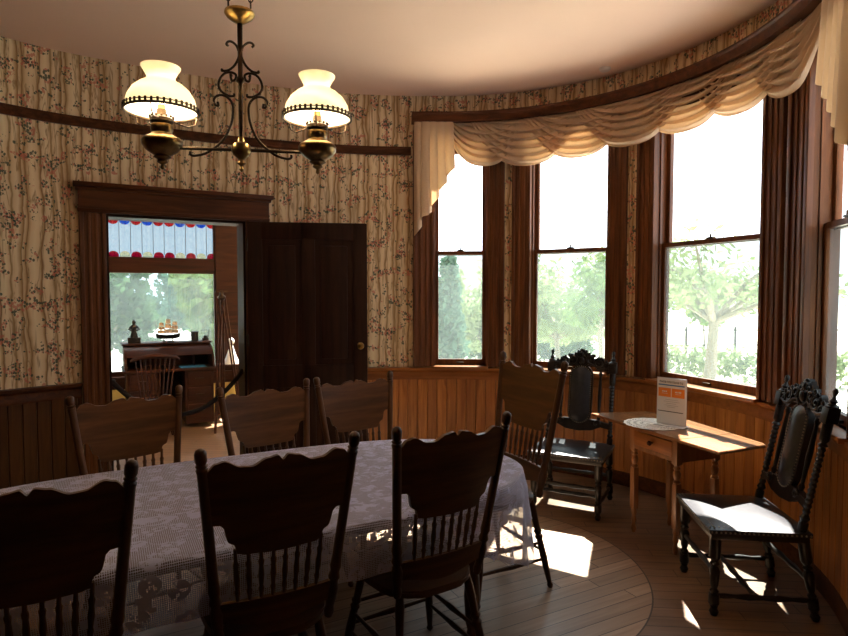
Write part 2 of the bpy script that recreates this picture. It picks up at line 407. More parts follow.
WT=.125
def wall_mesh(name,s0,s1,holes,z0=0,z1=ZC,mat=None):
    ss=set([s0,s1]); n=int((s1-s0)/.04)
    for i in range(1,n): ss.add(s0+(s1-s0)*i/n)
    for h in holes: ss.add(h[0]); ss.add(h[1])
    ss=sorted(ss); zz=sorted(set([z0,z1]+[h[2] for h in holes]+[h[3] for h in holes]))
    mb=MB()
    def inh(a,b,c,d):
        x=(a+b)/2;z=(c+d)/2
        return any(h[0]<x<h[1] and h[2]<z<h[3] for h in holes)
    def V(s,off,z):
        p,d,nn=cur(s); q=p-nn*off; mb.v.append((q.x,q.y,z)); return len(mb.v)-1
    idx={}
    def vi(i,o,j):
        k=(i,o,j)
        if k not in idx: idx[k]=V(ss[i],o*WT,zz[j])
        return idx[k]
    solid={}
    for i in range(len(ss)-1):
        for j in range(len(zz)-1): solid[i,j]=not inh(ss[i],ss[i+1],zz[j],zz[j+1])
    for (i,j),ok in solid.items():
        if not ok: continue
        uv=[(ss[i],zz[j]),(ss[i+1],zz[j]),(ss[i+1],zz[j+1]),(ss[i],zz[j+1])]
        mb.quad_uv((vi(i,0,j),vi(i+1,0,j),vi(i+1,0,j+1),vi(i,0,j+1)),uv)
        mb.quad_uv((vi(i,1,j+1),vi(i+1,1,j+1),vi(i+1,1,j),vi(i,1,j)),uv[::-1])
        for di,dj,a,b in ((-1,0,(i,j),(i,j+1)),(1,0,(i+1,j),(i+1,j+1)),(0,-1,(i,j),(i+1,j)),(0,1,(i,j+1),(i+1,j+1))):
            if not solid.get((i+di,j+dj),False):
                mb.quad_uv((vi(a[0],0,a[1]),vi(b[0],0,b[1]),vi(b[0],1,b[1]),vi(a[0],1,a[1])),uv)
    o=norm(mb.build(name,mat or M['paper_wall'],smooth=30)); tag(o,kind='structure'); return o
def sweep(name,mat,s0,s1,prof,parent=None,step=.03,base=None):
    # prof: closed list of (inward distance, z)
    n=max(2,int((s1-s0)/step)); mb=MB(); k=len(prof)
    for i in range(n+1):
        p,d,nn=cur(s0+(s1-s0)*i/n)
        for a,z in prof: q=p+nn*a; mb.v.append((q.x,q.y,z))
    for i in range(n):
        u0=s0+(s1-s0)*i/n;u1=s0+(s1-s0)*(i+1)/n
        for j in range(k):
            jj=(j+1)%k; mb.quad_uv((i*k+j,(i+1)*k+j,(i+1)*k+jj,i*k+jj),[(u0,prof[j][1]),(u1,prof[j][1]),(u1,prof[jj][1]),(u0,prof[jj][1])])
    mb.quad_uv(tuple(range(k)),[(0,0)]*k); mb.quad_uv(tuple(range(n*k,n*k+k))[::-1],[(0,0)]*k)
    o=norm(mb.build(name,mat,parent,35)); return o

# ---- openings
win=[]
for l,r in ((432.5,488.),(529.,609.5),(654.,765.)): win.append((s_at(l),s_at(r)))
s4=s_at(810.); win.append((s4,s4+.66))
ZS,ZH,ZM=.93,2.98,1.985
dL,dR=s_at(107.),s_at(246.)
SJ=s_at(411.)
S_BAY=s_at(414.)
holes=[(a_,b_,ZS,ZH) for a_,b_ in win]
s_le=s_at(2.)-1.0
wall_mesh('wall_left',0,s_le,[])
wall_mesh('wall_back',s_le,S_BAY,[(dL,dR,-.0,2.235)])
s_be=win[3][1]+.35
wall_mesh('wall_bay',S_BAY,s_be,holes)
wall_mesh('wall_right',s_be,S[-1],[])
# near side of the room, behind the camera
mb=MB()
p0=Vector(plan[0]);p1=Vector(plan[-1])
nearp=[tuple(p1),(2.4,-2.2),(1.2,-2.6),(-2.5,-2.6),(-4.2,-1.2),tuple(p0)]
for i in range(len(nearp)-1):
    a_,b_=nearp[i],nearp[i+1]; k=len(mb.v); mb.v+=[(a_[0],a_[1],0),(b_[0],b_[1],0),(b_[0],b_[1],ZC),(a_[0],a_[1],ZC)]
    mb.quad_uv((k,k+1,k+2,k+3),[(i*2,0),(i*2+2,0),(i*2+2,ZC),(i*2,ZC)])
tag(mb.build('wall_front',M['trimx'],smooth=0),kind='structure')
# floor and ceiling as one slab each following the plan
WTF=.17
outl=[]
for i in range(0,len(plan),2):
    p,d,nn=cur(S[i]); q=p-nn*(.11); outl.append((q.x,q.y))
outl+=[(2.55,-2.35),(1.3,-2.75),(-2.6,-2.75),(-4.35,-1.3)]
outl=outl[::-1]
mb=MB(); mb.slab(outl,-.06,0); fo=norm(mb.build('floor',M['floor'],smooth=0)); tag(fo,kind='structure')
mb=MB(); mb.slab(outl,ZC,ZC+.12); tag(norm(mb.build('ceiling',M['ceiling'],smooth=0)),kind='structure')

# wainscot with V-groove boards
def wains(name,s0,s1,z0=.09,z1=.83,mat=None):
    mb=MB(); pw=.092; pts=[]
    k=math.floor(s0/pw)
    while k*pw<s1:
        for f,dd in ((.0,.006),(.05,.016),(.95,.016)):
            s=(k+f)*pw
            if s0<=s<=s1: pts.append((s,dd))
        k+=1
    pts=[(s0,.016)]+pts+[(s1,.016)]
    for s,dd in pts:
        p,d,nn=cur(s); q=p+nn*dd; mb.v+=[(q.x,q.y,z0),(q.x,q.y,z1)]
    for i in range(len(pts)-1):
        mb.quad_uv((2*i,2*i+2,2*i+3,2*i+1),[(pts[i][0]+.0001,z0),(pts[i+1][0]-.0001,z0),(pts[i+1][0]-.0001,z1),(pts[i][0]+.0001,z1)])
    o=mb.build(name,mat or M['wains'],smooth=0); tag(o,kind='structure'); return o
cas=.19
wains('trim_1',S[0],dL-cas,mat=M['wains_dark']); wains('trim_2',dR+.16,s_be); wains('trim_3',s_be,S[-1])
railp=[(0,.80),(.022,.80),(.026,.825),(.020,.84),(.020,.87),(.034,.885),(.048,.893),(.048,.912),(.0,.916)]
basep=[(0,0),(.024,0),(.024,.10),(.018,.115),(.0,.12)]
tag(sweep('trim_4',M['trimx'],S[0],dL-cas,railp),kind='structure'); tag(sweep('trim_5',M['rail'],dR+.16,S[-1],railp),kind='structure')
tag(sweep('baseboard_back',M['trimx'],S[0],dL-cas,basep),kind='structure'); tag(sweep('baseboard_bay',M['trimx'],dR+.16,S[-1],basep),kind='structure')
picp=[(0,2.885),(.022,2.885),(.030,2.90),(.022,2.915),(.022,2.94),(.034,2.957),(0,2.96)]
tag(sweep('trim_6',M['trimx'],S[0],SJ,picp),kind='structure')

# ---- windows
def frame_at(s0,s1):
    a_=cur(s0)[0]; b_=cur(s1)[0]; d=(b_-a_).normalized(); c=(a_+b_)/2; rz=math.atan2(d.y,d.x)
    return c,rz,(b_-a_).length      # local +x along wall to the right, +y outward
def flute(x0,x1,z0,z1,y=0):
    # casing board with raised bands, face towards the room (-y)
    mb=MB(); w=x1-x0
    mb.box(x0,x1,y-.022,y,z0,z1)
    mb.box(x0,x0+w*.16,y-.036,y-.020,z0,z1,bev=.004); mb.box(x1-w*.16,x1,y-.036,y-.020,z0,z1,bev=.004)
    mb.box(x0+w*.30,x0+w*.42,y-.029,y-.020,z0,z1,bev=.003); mb.box(x0+w*.58,x0+w*.70,y-.029,y-.020,z0,z1,bev=.003)
    return mb
def make_window(i,s0,s1,cl,crr):
    c,rz,w=frame_at(s0,s1); h=w/2
    root=empty('window_%d'%(i+1),(c.x,c.y,0),rz,kind='structure')
    zs=ZS-.005
    ang=.20+cl/4; flute(-cl,0.012,zs,ZH+.12).build('casing',M['trim'],root,M=T(-h,-.004,0)@Matrix.Rotation(ang,4,'Z'))
    ang=.20+crr/4; flute(-.012,crr,zs,ZH+.12).build('casing',M['trim'],root,M=T(h,-.004,0)@Matrix.Rotation(-ang,4,'Z'))
    MB().box(-h,h,-.03,0,ZH,ZH+.12).build('head_casing',M['trimx'],root)
    j=MB(); 
    for sx in (-1,1): 
        x=sx*h; j.box(min(x,x-sx*.012),max(x,x-sx*.012),-.01,.14,ZS,ZH)
        x=sx*(h-.012); j.box(min(x,x-sx*.012),max(x,x-sx*.012),.03,.05,ZS,ZH)
    j.box(-h,h,-.01,.14,ZH-.012,ZH); j.build('jamb',M['trim'],root)
    MB().box(-h-.0,h+.0,-.075,.16,ZS-.03,ZS,bev=.006).build('window_sill',M['rail'],root)
    g=h-.012
    def sash(name,y,z0,z1,bot,top,glass):
        f=MB(); st=.041
        f.box(-g,-g+st,y,y+.036,z0,z1,bev=.004); f.box(g-st,g,y,y+.036,z0,z1,bev=.004)
        f.box(-g+st-.002,g-st+.002,y,y+.036,z0,z0+bot); f.box(-g+st-.002,g-st+.002,y,y+.036,z1-top,z1)
        o=f.build(name,M['trim'],root)
        MB().box(-g+st-.004,g-st+.004,y+.016,y+.020,z0+bot-.004,z1-top+.004).build('pane',glass,o,smooth=0)
        return o
    lo=sash('lower_sash',.055,ZS,ZM+.02,.055,.034,M['glass_haze']); up=sash('upper_sash',.096,ZM-.02,ZH-.012,.036,.05,M['glass'])
    MB().box(-.03,.03,.045,.075,ZM+.02,ZM+.032).box(-.006,.006,.05,.06,ZM+.03,ZM+.055).build('sash_lock',M['darkbrass'],lo)
    MB().box(-.035,.035,.035,.055,ZS+.012,ZS+.03,bev=.004).build('sash_lift',M['darkbrass'],lo)
    MB().box(-h+.002,h-.002,.145,.155,ZS-.03,ZS-.01).build('outer_sill',M['outer'],root)
make_window(0,*win[0],.185,.152); make_window(1,*win[1],.155,.155); make_window(2,*win[2],.15,.175); make_window(3,*win[3],.19,.18)

# ---- doorway
c,rz,w=frame_at(dL,dR); DW=w; DCX=c; DRZ=rz
door_root=empty('door_1',(c.x,c.y,0),rz,kind='structure'); h=w/2
for x0,x1,nm in ((-h-.185,-h,'casing'),(h,h+.185,'casing')):
    sg0=-1 if x0<0 else 1
    flute(min(0,sg0*.185),max(0,sg0*.185),0,2.26).build(nm,M['trim'],door_root,M=T(sg0*h,.0,0)@Matrix.Rotation(-sg0*.13,4,'Z'))
hd=MB().box(-h-.185,h+.195,-.06,.03,2.235,2.41); hd.box(-h-.19,h+.20,-.066,.0,2.245,2.265,bev=.004); hd.box(-h-.20,h+.21,-.08,.03,2.405,2.43); hd.box(-h-.215,h+.228,-.105,.03,2.428,2.462,bev=.006)
hd.build('head_casing',M['trimx'],door_root)
jm=MB().box(-h,-h+.02,.0,.25,0,2.235).box(h-.02,h,.0,.25,0,2.235).box(-h,h,.0,.25,2.215,2.235); jm.build('jamb',M['door'],door_root)
MB().box(-h,h,0,.3,.0,.015).build('threshold',M['trimx'],door_root)
DRM=Matrix.Translation((c.x,c.y,0))@Matrix.Rotation(rz,4,'Z')
def DR(a_,b_,z=0): return DRM@Vector((a_,b_,z))
# open leaf
hp=DR(h-.0,-.075)
lf=empty('door_2',(hp.x,hp.y,0),math.radians(8.2),kind='structure')
LW=1.03; LH=2.225
pan=MB().box(0.02,LW,-.012,.012,.012,LH)
pan.build('door_panel',M['door'],lf)
st=MB()
def stile(x0,x1,z0,z1): 
    st.box(x0,x1,-.022,.022,z0,z1,bev=.005)
for x0,x1 in ((0,.125),(LW/2-.06,LW/2+.06),(LW-.125,LW)): stile(x0,x1,.012,LH)
for z0,z1 in ((.012,.25),(.78,.98),(LH-.15,LH)): stile(.12,LW-.12,z0,z1)
for xa,xb in ((.125,LW/2-.06),(LW/2+.06,LW-.125)):
    for za,zb in ((.25,.78),(.98,LH-.15)):
        for q in (-1,1):
            st.box(xa+.05,xb-.05,min(0,q*.018),max(0,q*.018),za+.05,zb-.05,bev=.006)
st.build('door_frame',M['door'],lf)
kn=MB(); Mx=T(LW-.062,-.022,1.145)@Matrix.Rotation(PI/2,4,'X')
kn.lathe([(.030,0),(.030,.004),(.012,.008),(.010,.030),(.024,.040),(.031,.054),(.027,.068),(.010,.074)],Mx,18)
tag(kn.build('door_handle',M['brass'],lf),'round brass door knob')
hg=MB()
for z in (.3,1.15,1.98): hg.turned((0,-.028,z),(0,-.028,z+.1),[(0,.008),(1,.008)])
hg.build('hinge',M['darkbrass'],lf)

# ------------------------------------------------------------------ curtain valance
def curp(s,off,z):
    p,d,nn=cur(s); q=p+nn*off; return Vector((q.x,q.y,z))
sC0=s_at(411.5); sC1=s_be+.1
cp=[(0,3.168),(.112,3.168),(.112,3.19),(.118,3.20),(.118,3.225),(.128,3.237),(.128,3.252),(0,3.252)]
tag(sweep('curtain_cornice',M['trimx'],sC0,sC1,cp),'dark wooden curtain cornice board curving along the bay above the windows','cornice')
vroot=empty('swag_valance',curp(s_at(600.),.05,3.175),0,label='cream fabric valance with swags and pleated side tails along the curved bay cornice',cat='valance')
VL=vroot.location.copy()
def swag(sL,sR,D,off,seed):
    rr=random.Random(seed); mb=MB(); NU,NV=44,56; nf=6
    ph=[rr.uniform(-.5,.5) for _ in range(4)]
    for j in range(NV+1):
        v=j/NV
        for i in range(NU+1):
            u=i/NU; q=abs(2*u-1); sh=1-q**2.5
            # folds gather toward the two upper corners
            wv=.56+.44*v**.7; s=(sL+sR)/2+(sR-sL)/2*(2*u-1)*wv
            vv=v
            tri=(vv*nf+.18*math.sin(u*5+ph[0]))%1.0
            tt_=tri/.64*.5 if tri<.64 else .5+(tri-.64)/.36*.5; saw=.5-.5*math.cos(2*PI*tt_)
            amp=(.048*sh**.6+.006)*min(1,vv*5)*(1-.25*vv)
            z=3.178-D*vv*sh-.022*saw*sh*min(1,vv*5)*(1-vv*.85)
            o=off+.02*math.sin(vv*PI*.6)*sh+amp*saw
            mb.v.append(tuple(curp(s,o,z)-VL))
    w=NU+1
    for j in range(NV):
        for i in range(NU): mb.f.append((j*w+i,j*w+i+1,(j+1)*w+i+1,(j+1)*w+i))
    return mb
# swag extents measured along the wall: top corners of each drape
tops=[(441,531,.41,.044),(470,590,.43,.056),(524,645,.41,.068),(578,700,.39,.080),(633,757,.38,.068),(692,812,.38,.056),(751,845,.40,.044)]
for k,(l,r,D,off) in enumerate(tops):
    swag(s_at(l,120.)+.0,s_at(r,60.),D,off,k).build('swag',M['drape'],vroot,smooth=60)
def jabot(s0,s1,zshort,zlong,longleft,off0=.085):
    mb=MB(); n=5; NU=n*12; NV=26
    L=s1-s0
    for j in range(NV+1):
        v=j/NV
        for i in range(NU+1):
            u=i/NU; k=min(int(u*n),n-1); t=u*n-k
            # each pleat: wide face then tucks back underneath
            if t<.68: x=(k+t/.68*1.18)/n; y=.028*math.sin(t/.68*PI)*.9+.012*(1-t/.68)
            else: tt=(t-.68)/.32; x=(k+1.18-.18*tt)/n; y=-.012+ .012*tt
            x=min(x,1.03)
            ub=u if longleft else 1-u
            zb=zlong+(zshort-zlong)*ub
            z=3.176-(3.176-zb)*v
            flare=1+.05*v
            o=off0+y*(.5+.9*v)
            mb.v.append(tuple(curp(s0+L*x*flare,o,z)-VL))
    w=NU+1
    for j in range(NV):
        for i in range(NU): mb.f.append((j*w+i,j*w+i+1,(j+1)*w+i+1,(j+1)*w+i))
    return mb
jabot(s_at(413.5,180.),s_at(452,180.),2.80,2.13,True).build('side_tail',M['drape'],vroot,smooth=50)
sj=s_at(823.,40.)
jabot(sj+.20,sj+.66,2.72,2.25,False).build('side_tail',M['drape'],vroot,smooth=50)

# ------------------------------------------------------------------ dining table
def loc2(u,v): return Vector((.884*u-.468*v,.468*u+.884*v))
TU,TV,TA,TB=.52,2.68,1.35,.605
tc=loc2(TU,TV)
tr=empty('dining_table',(tc.x,tc.y,0),AX,label='long oval dining table under the white lace cloth in the middle of the room',cat='table')
def oval(a_,b_,n=72,e=3.):
    o=[]
    for k in range(n):
        t=2*PI*k/n; c_,s_=math.cos(t),math.sin(t)
        o.append((a_*math.copysign(abs(c_)**(2/e),c_),b_*math.copysign(abs(s_)**(2/e),s_)))
    return o
MB().slab(oval(TA-.01,TB-.01),.715,.742,bev=.006).build('tabletop',M['oak'],tr)
ap=MB()
for y in (-.42,.42): ap.box(-1.15,1.0,y-.012,y+.012,.63,.715)
for x in (-1.15,1.0): ap.box(x-.012,x+.012,-.42,.42,.63,.715)
ap.build('apron',M['oak'],tr)
lp=[(0,.022),(.04,.03),(.08,.022),(.12,.030),(.3,.038),(.5,.03),(.55,.042),(.6,.028),(.66,.042),(.72,.03),(.78,.045),(1,.045)]
for x,y in ((-1.15,-.30),(-1.15,.30),(.95,-.38),(.95,.38),(0,0)):
    MB().turned((x,y,0),(x,y,.715),lp,14).build('leg',M['oakz'],tr)
# lace cloth
cl=MB(); NA=240; rings=[]
ov=oval(TA+.004,TB+.004,NA)
zt=.7445
cl.v.append((0,0,zt)); uvs=[(0,0)]
K1=7
for j in range(1,K1+1):
    for x,y in ov: cl.v.append((x*j/K1,y*j/K1,zt)); uvs.append((x*j/K1,y*j/K1))
NR=12
for j in range(1,NR+1):
    f=j/NR
    for k,(x,y) in enumerate(ov):
        t=2*PI*k/NA
        cx=abs(x)/TA
        D=.205+.20*max(0,(cx-.55)/.45)**1.0
        if x>0 and y<0: D+=.10*max(0,(cx-.6)/.4)*min(1,-y/.35)
        if x>0 and abs(y)<.25: D-=.14*(1-abs(y)/.25)
        if x>0 and y>0: D-=.06*max(0,(cx-.6)/.4)
        if x>0 and y>-.36: D=min(D,.215+max(0,(-y-.2)/.16)*.25)
        nx,ny=(abs(x)/TA)**2*math.copysign(1,x)/TA,(abs(y)/TB)**2*math.copysign(1,y)/TB
        L=math.hypot(nx,ny); nx/=L;ny/=L
        wv=math.sin(k*2*PI/NA*38+math.sin(k*.13)*1.3); ampl=.004+.030*max(0,(cx-.62)/.38)**.7
        out=.012*min(1,f*6)+ampl*f*(wv+.6)
        hem=.008*abs(math.sin(k*PI/4)) if j==NR else 0
        cl.v.append((x+nx*out,y+ny*out,zt-D*f-.004*(f<.1)+hem)); uvs.append((x+nx*D*f,y+ny*D*f))
for k in range(NA): cl.f.append((0,1+k,1+(k+1)%NA)); cl.uv[len(cl.f)-1]=[uvs[i] for i in cl.f[-1]]
for j in range(K1+NR-1):
    for k in range(NA):
        a_=1+j*NA+k;b_=1+j*NA+(k+1)%NA; cl.f.append((a_,a_+NA,b_+NA,b_)); cl.uv[len(cl.f)-1]=[uvs[i] for i in cl.f[-1]]
co=cl.build('lace_tablecloth',M['lace'],smooth=80,M=Matrix.Translation((tc.x,tc.y,0))@Matrix.Rotation(AX,4,'Z'))
tag(co,'white lace tablecloth spread over the long oval dining table','tablecloth')

# ------------------------------------------------------------------ pressed-back dining chairs
def make_press():
    root=empty('dining_chair')
    # seat
    poly=[]
    for k in range(40):
        t=2*PI*k/40; c_,s_=math.cos(t),math.sin(t); x=.225*math.copysign(abs(c_)**.62,c_); y=.215*math.copysign(abs(s_)**.62,s_)
        x*=1+.10*(-y/.215); poly.append((x,y))
    MB().slab(poly,.428,.456,bev=.007).build('seat',M['oak'],root)
    leg=[(0,.011),(.03,.017),(.06,.012),(.10,.014),(.35,.020),(.55,.017),(.58,.023),(.61,.016),(.64,.023),(.67,.016),(.9,.019),(1,.016)]
    for sx in (-1,1):
        MB().turned((sx*.235,-.235,0),(sx*.165,-.155,.432),leg).build('leg',M['oakz'],root)
        MB().turned((sx*.225,.245,0),(sx*.165,.155,.432),leg).build('leg',M['oakz'],root)
    strp=[(0,.007),(.3,.009),(.5,.013),(.7,.009),(1,.007)]
    def at(sx,fr,z):
        if fr: a_,b_=Vector((sx*.235,-.235,0)),Vector((sx*.165,-.155,.432))
        else: a_,b_=Vector((sx*.225,.245,0)),Vector((sx*.165,.155,.432))
        return a_.lerp(b_,z/.432)
    for z in (.17,.27): MB().turned(at(-1,1,z),at(1,1,z),strp,8).build('stretcher',M['oakz'],root)
    for sx in (-1,1):
        for z in (.14,.22): MB().turned(at(sx,1,z),at(sx,0,z),strp,8).build('stretcher',M['oakz'],root)
    MB().turned(at(-1,0,.18),at(1,0,.18),strp,8).build('stretcher',M['oakz'],root)
    # back posts
    zb,zt_=.45,1.12; yb,yt=.185,.30; xb,xt=.195,.262
    post=[(0,.015),(.03,.019),(.06,.015),(.10,.020),(.16,.022),(.20,.016),(.22,.022),(.25,.016),(.28,.021),(.33,.018),(.42,.0175),(.88,.0175),(.90,.020),(.908,.015),(.918,.020),(.927,.015),(.94,.0195),(.978,.0195),(.992,.015),(1,.005)]
    def pp(x,z):   # point on back plane at height z; x in -1..1 between the posts
        t=(z-zb)/(zt_-zb); bow=.018*(1-x*x)
        return Vector((x*(xb+(xt-xb)*t),yb+(yt-yb)*t+bow,z))
    for sx in (-1,1): MB().turned(pp(sx,zb),pp(sx,zt_),post,12).build('back_post',M['oakz'],root)
    # crest panel
    def lerp(tab,x):
        for (a_,b_),(c_,d_) in zip(tab,tab[1:]):
            if x<=c_:
                t=(x-a_)/(c_-a_); t=t*t*(3-2*t); return b_+(d_-b_)*t
        return tab[-1][1]
    topT=[(0,.030),(.05,.012),(.22,.002),(.40,.030),(.50,.026),(.72,.003),(.88,.0),(1,-.024)]
    # distance from the middle: notch, hump, dip, shoulder, post
    topT=[(0,.016),(.07,.032),(.2,.026),(.42,.004),(.55,.006),(.76,.028),(.86,.022),(1,-.004)]
    botT=[(0,-.294),(.52,-.290),(.655,-.284),(.685,-.252),(.75,-.245),(.79,-.236),(.815,-.192),(.87,-.180),(1,-.178)]
    mb=MB(); N=110
    for sy in (-1,1):
        for i in range(N+1):
            x=-1+2*i/N; ax=abs(x)
            zt2=1.045+lerp(topT,ax); zb2=1.045+lerp(botT,ax)
            for j in range(5):
                z=zb2+(zt2-zb2)*j/4; p=pp(x*.97,z); p.y+=sy*.009; mb.v.append(tuple(p))
    W=5; H2=(N+1)*W
    for i in range(N):
        for j in range(4):
            a_=i*W+j; mb.f.append((a_,a_+W,a_+W+1,a_+1)); mb.f.append((H2+a_,H2+a_+1,H2+a_+W+1,H2+a_+W))
        for j in (0,4):
            a_=i*W+j; mb.f.append((a_,H2+a_,H2+a_+W,a_+W))
    norm(mb.build('crest_panel',M['oak'],root,smooth=50))
    # lower rail and spindles
    lr=MB()
    for sy in (-1,1):
        for i in range(25):
            x=-1+2*i/24; 
            for z in (.520-.03*(1-x*x)**2,.590): p=pp(x*.98,z); p.y+=sy*.009; lr.v.append(tuple(p))
    for i in range(24):
        a_=2*i; lr.f+=[(a_,a_+2,a_+3,a_+1),(50+a_,50+a_+1,50+a_+3,50+a_+2),(a_,50+a_,50+a_+2,a_+2),(a_+1,a_+3,50+a_+3,50+a_+1)]
    norm(lr.build('lower_rail',M['oak'],root,smooth=50))
    sp=[(0,.006),(.12,.007),(.2,.010),(.25,.007),(.45,.0105),(.62,.008),(.72,.0105),(.76,.007),(1,.006)]
    for k in range(8):
        x=-.66+1.32*k/7; MB().turned(pp(x,.585),pp(x,.775),sp,8).build('spindle',M['oakz'],root)
    return root
proto=make_press()
G='oak dining chairs around the oval table'
def chair(mid,rz,sx,sz,label,first=False):
    o=proto if first else copy_tree(proto)
    d=Vector((math.sin(rz),-math.cos(rz)))
    c_=Vector(mid)+d*.30
    o.location=(c_.x,c_.y,0); o.rotation_euler=(0,0,rz); o.scale=(sx,1,sz)
    tag(o,label,'chair',G); return o
chair((-1.055,1.575),R(207),.96,1.02,'near-side dining chair seen from behind, cut off by the left edge of the photo',True)
chair((-.459,1.923),R(207.1),.96,1.02,'near-side dining chair seen from behind, middle of the three along the table')
chair((.119,2.242),R(212),.97,1.02,'near-side dining chair seen from behind, with its seat visible, closest to the bay')
chair((-1.60,3.215),R(42),1.05,.975,'far-side dining chair in front of the doorway, leftmost across the table')
chair((-.93,3.49),R(40),1.04,.975,'far-side dining chair in front of the hinge side of the open door')
chair((-.45,3.86),R(34),1.02,.975,'far-side dining chair before the door knob, rightmost across the table')
ch=chair((.63,3.48),R(-63),1.12,1.115,'tall oak chair at the right end of the dining table, facing it')

# ------------------------------------------------------------------ carved side chairs
def make_carved():
    root=empty('carved_chair')
    W=.265; F=-.25; B=.21
    fr=MB().box(-W,W,F,B,.395,.445,bev=.006)
    fr.build('seat_frame',M['carved'],root)
    # padded leather seat
    bm=MB(); n=18
    for j in range(n+1):
        for i in range(n+1):
            x=-1+2*i/n;y=-1+2*j/n; z=.447+.030*((1-abs(x)**3.5)*(1-abs(y)**3.5))
            bm.v.append((x*(W+.008),(F+B)/2+y*((B-F)/2+.008),z))
    for j in range(n):
        for i in range(n): a_=j*(n+1)+i; bm.f.append((a_,a_+1,a_+n+2,a_+n+1))
    bm.add([(x*(W+.008),(F+B)/2+y*((B-F)/2+.008),z) for x,y,z in ((-1,-1,.447),(1,-1,.447),(1,1,.447),(-1,1,.447),(-1,-1,.425),(1,-1,.425),(1,1,.425),(-1,1,.425))],[(0,4,5,1),(1,5,6,2),(2,6,7,3),(3,7,4,0),(7,6,5,4)])
    norm(bm.build('seat_cushion',M['leather'],root,smooth=60))
    nl=MB()
    for k in range(26):
        x=-W+.01+(2*W-.02)*k/25; nl.sphere((x,F-.008,.435),.0055,n=6,m=4); nl.sphere((x,F+.018,.452),.0045,n=6,m=4)
    for k in range(22):
        y=F+(B-F)*k/21
        for sx in (-1,1): nl.sphere((sx*(W+.008),y,.435),.0055,n=6,m=4); nl.sphere((sx*(W-.02),y,.452),.0045,n=6,m=4)
    tag(nl.build('nail_trim',M['nail'],root,smooth=60),'rows of metal upholstery nails')
    lg=[(0,.016),(.05,.024),(.09,.016),(.14,.024),(.145,.026),(.26,.026),(.265,.018),(.30,.022),(.33,.014),(.38,.020),(.55,.026),(.6,.016),(.63,.024),(.66,.016),(.70,.026),(.71,.028),(1,.028)]
    for sx in (-1,1):
        MB().turned((sx*(W-.03),F+.03,0),(sx*(W-.03),F+.03,.42),lg,12).build('leg',M['carved'],root)
        MB().turned((sx*(W-.03),B+.05,0),(sx*(W-.03),B-.02,.42),lg,12).build('leg',M['carved'],root)
    st_=[(0,.010),(.1,.014),(.2,.010),(.35,.017),(.5,.012),(.65,.017),(.8,.010),(.9,.014),(1,.010)]
    x=W-.03
    for a_,b_ in (((-x,F+.03,.22),(x,F+.03,.22)),((-x,F+.03,.10),(-x,B+.03,.10)),((x,F+.03,.10),(x,B+.03,.10)),((-x,-.02,.10),(x,-.02,.10)),((-x,B+.015,.2),(x,B+.015,.2))):
        MB().turned(a_,b_,st_,10).build('stretcher',M['carved'],root)
    # raked back: local plane through (0,B-.03,.44) leaning backwards
    lean=.20
    def bp(x,z,dy=0): return Vector((x,B-.03+(z-.44)*lean+dy,z))
    x=W-.025
    tw=[(0,.022),(.10,.022),(.11,.015),(.13,.024),(.16,.014)]
    t=.18
    while t<.62: tw+= [(t,.019),(t+.018,.013)]; t+=.036
    tw+=[(.64,.024),(.66,.014),(.68,.023),(.70,.023),(.92,.023),(.93,.012),(.945,.020),(.96,.010),(.985,.006),(1,.013),(1.02,.012),(1.035,.002)]
    for sx in (-1,1): MB().turned(bp(sx*x,.42),bp(sx*x,1.13),tw,12).build('back_post',M['carved'],root)
    for sx in (-1,1):
        s_=MB().turned(bp(sx*x*.62,.62),bp(sx*x*.62,.99),[(0,.010),(.06,.016),(.1,.009),(.5,.015),(.9,.009),(.95,.016),(1,.010)],10); s_.build('baluster',M['carved'],root)
    Mb=Matrix.Translation(bp(0,0))@Matrix.Shear('XY',4,(0,0)) if False else None
    Sh=Matrix(((1,0,0,0),(0,1,lean,B-.03-.44*lean),(0,0,1,0),(0,0,0,1)))
    rl=MB(); rl.prism([(-x,.56),(-x*.7,.575),(-.1,.545),(0,.535),(.1,.545),(x*.7,.575),(x,.56),(x,.60),(.12,.625),(-.12,.625),(-x,.60)],-.016,.016,Sh)
    for sx in (-1,1):
        c0=(sx*.14,.60); rl.tube([Sh@Vector((c0[0]+sx*(.028-.004*k*.5)*math.cos(k*.6),-.018,c0[1]+(.028-.002*k)*math.sin(k*.6))) for k in range(12)],.007,6)
    norm(rl.build('lower_rail',M['carved'],root,smooth=50))
    # central padded panel
    def capsule(w,z0,z1,n=10):
        o=[]
        for k in range(n+1): a_=PI*k/n; o.append((w*math.cos(a_),z1-w+w*math.sin(a_)))
        for k in range(n+1): a_=PI+PI*k/n; o.append((w*math.cos(a_),z0+w+w*math.sin(a_)))
        return o
    MB().prism(capsule(.092,.585,1.045),-.014,.020,Sh).build('splat_frame',M['carved'],root)
    pd=MB(); rings=6; cap=capsule(.076,.602,1.028)
    cz=.815
    for k in range(rings):
        f=1-k/rings*.92; yy=-.016-.022*math.sin(k/rings*PI/2)
        for px_,pz in cap:
            # inset toward the spine segment
            zc=min(max(pz,.602+.076),1.028-.076)
            q=Vector((px_*f,yy,zc+(pz-zc)*f)); pd.v.append(tuple(Sh@q))
    n=len(cap)
    for k in range(rings-1):
        for i in range(n): a_=k*n+i;b_=k*n+(i+1)%n; pd.f.append((a_,b_,b_+n,a_+n))
    pd.f.append(tuple(range((rings-1)*n,rings*n)))
    norm(pd.build('back_pad',M['leather'],root,smooth=60))
    nn_=MB()
    for px_,pz in capsule(.081,.597,1.033,16): nn_.sphere(Sh@Vector((px_,-.018,pz)),.0045,n=6,m=4)
    for k in range(18):
        for sx in (-1,1): nn_.sphere(Sh@Vector((sx*.081,-.018,.68+.27*k/17)),.0045,n=6,m=4)
    nn_.build('nail_trim',M['nail'],root)
    # carved crest
    cr_=MB()
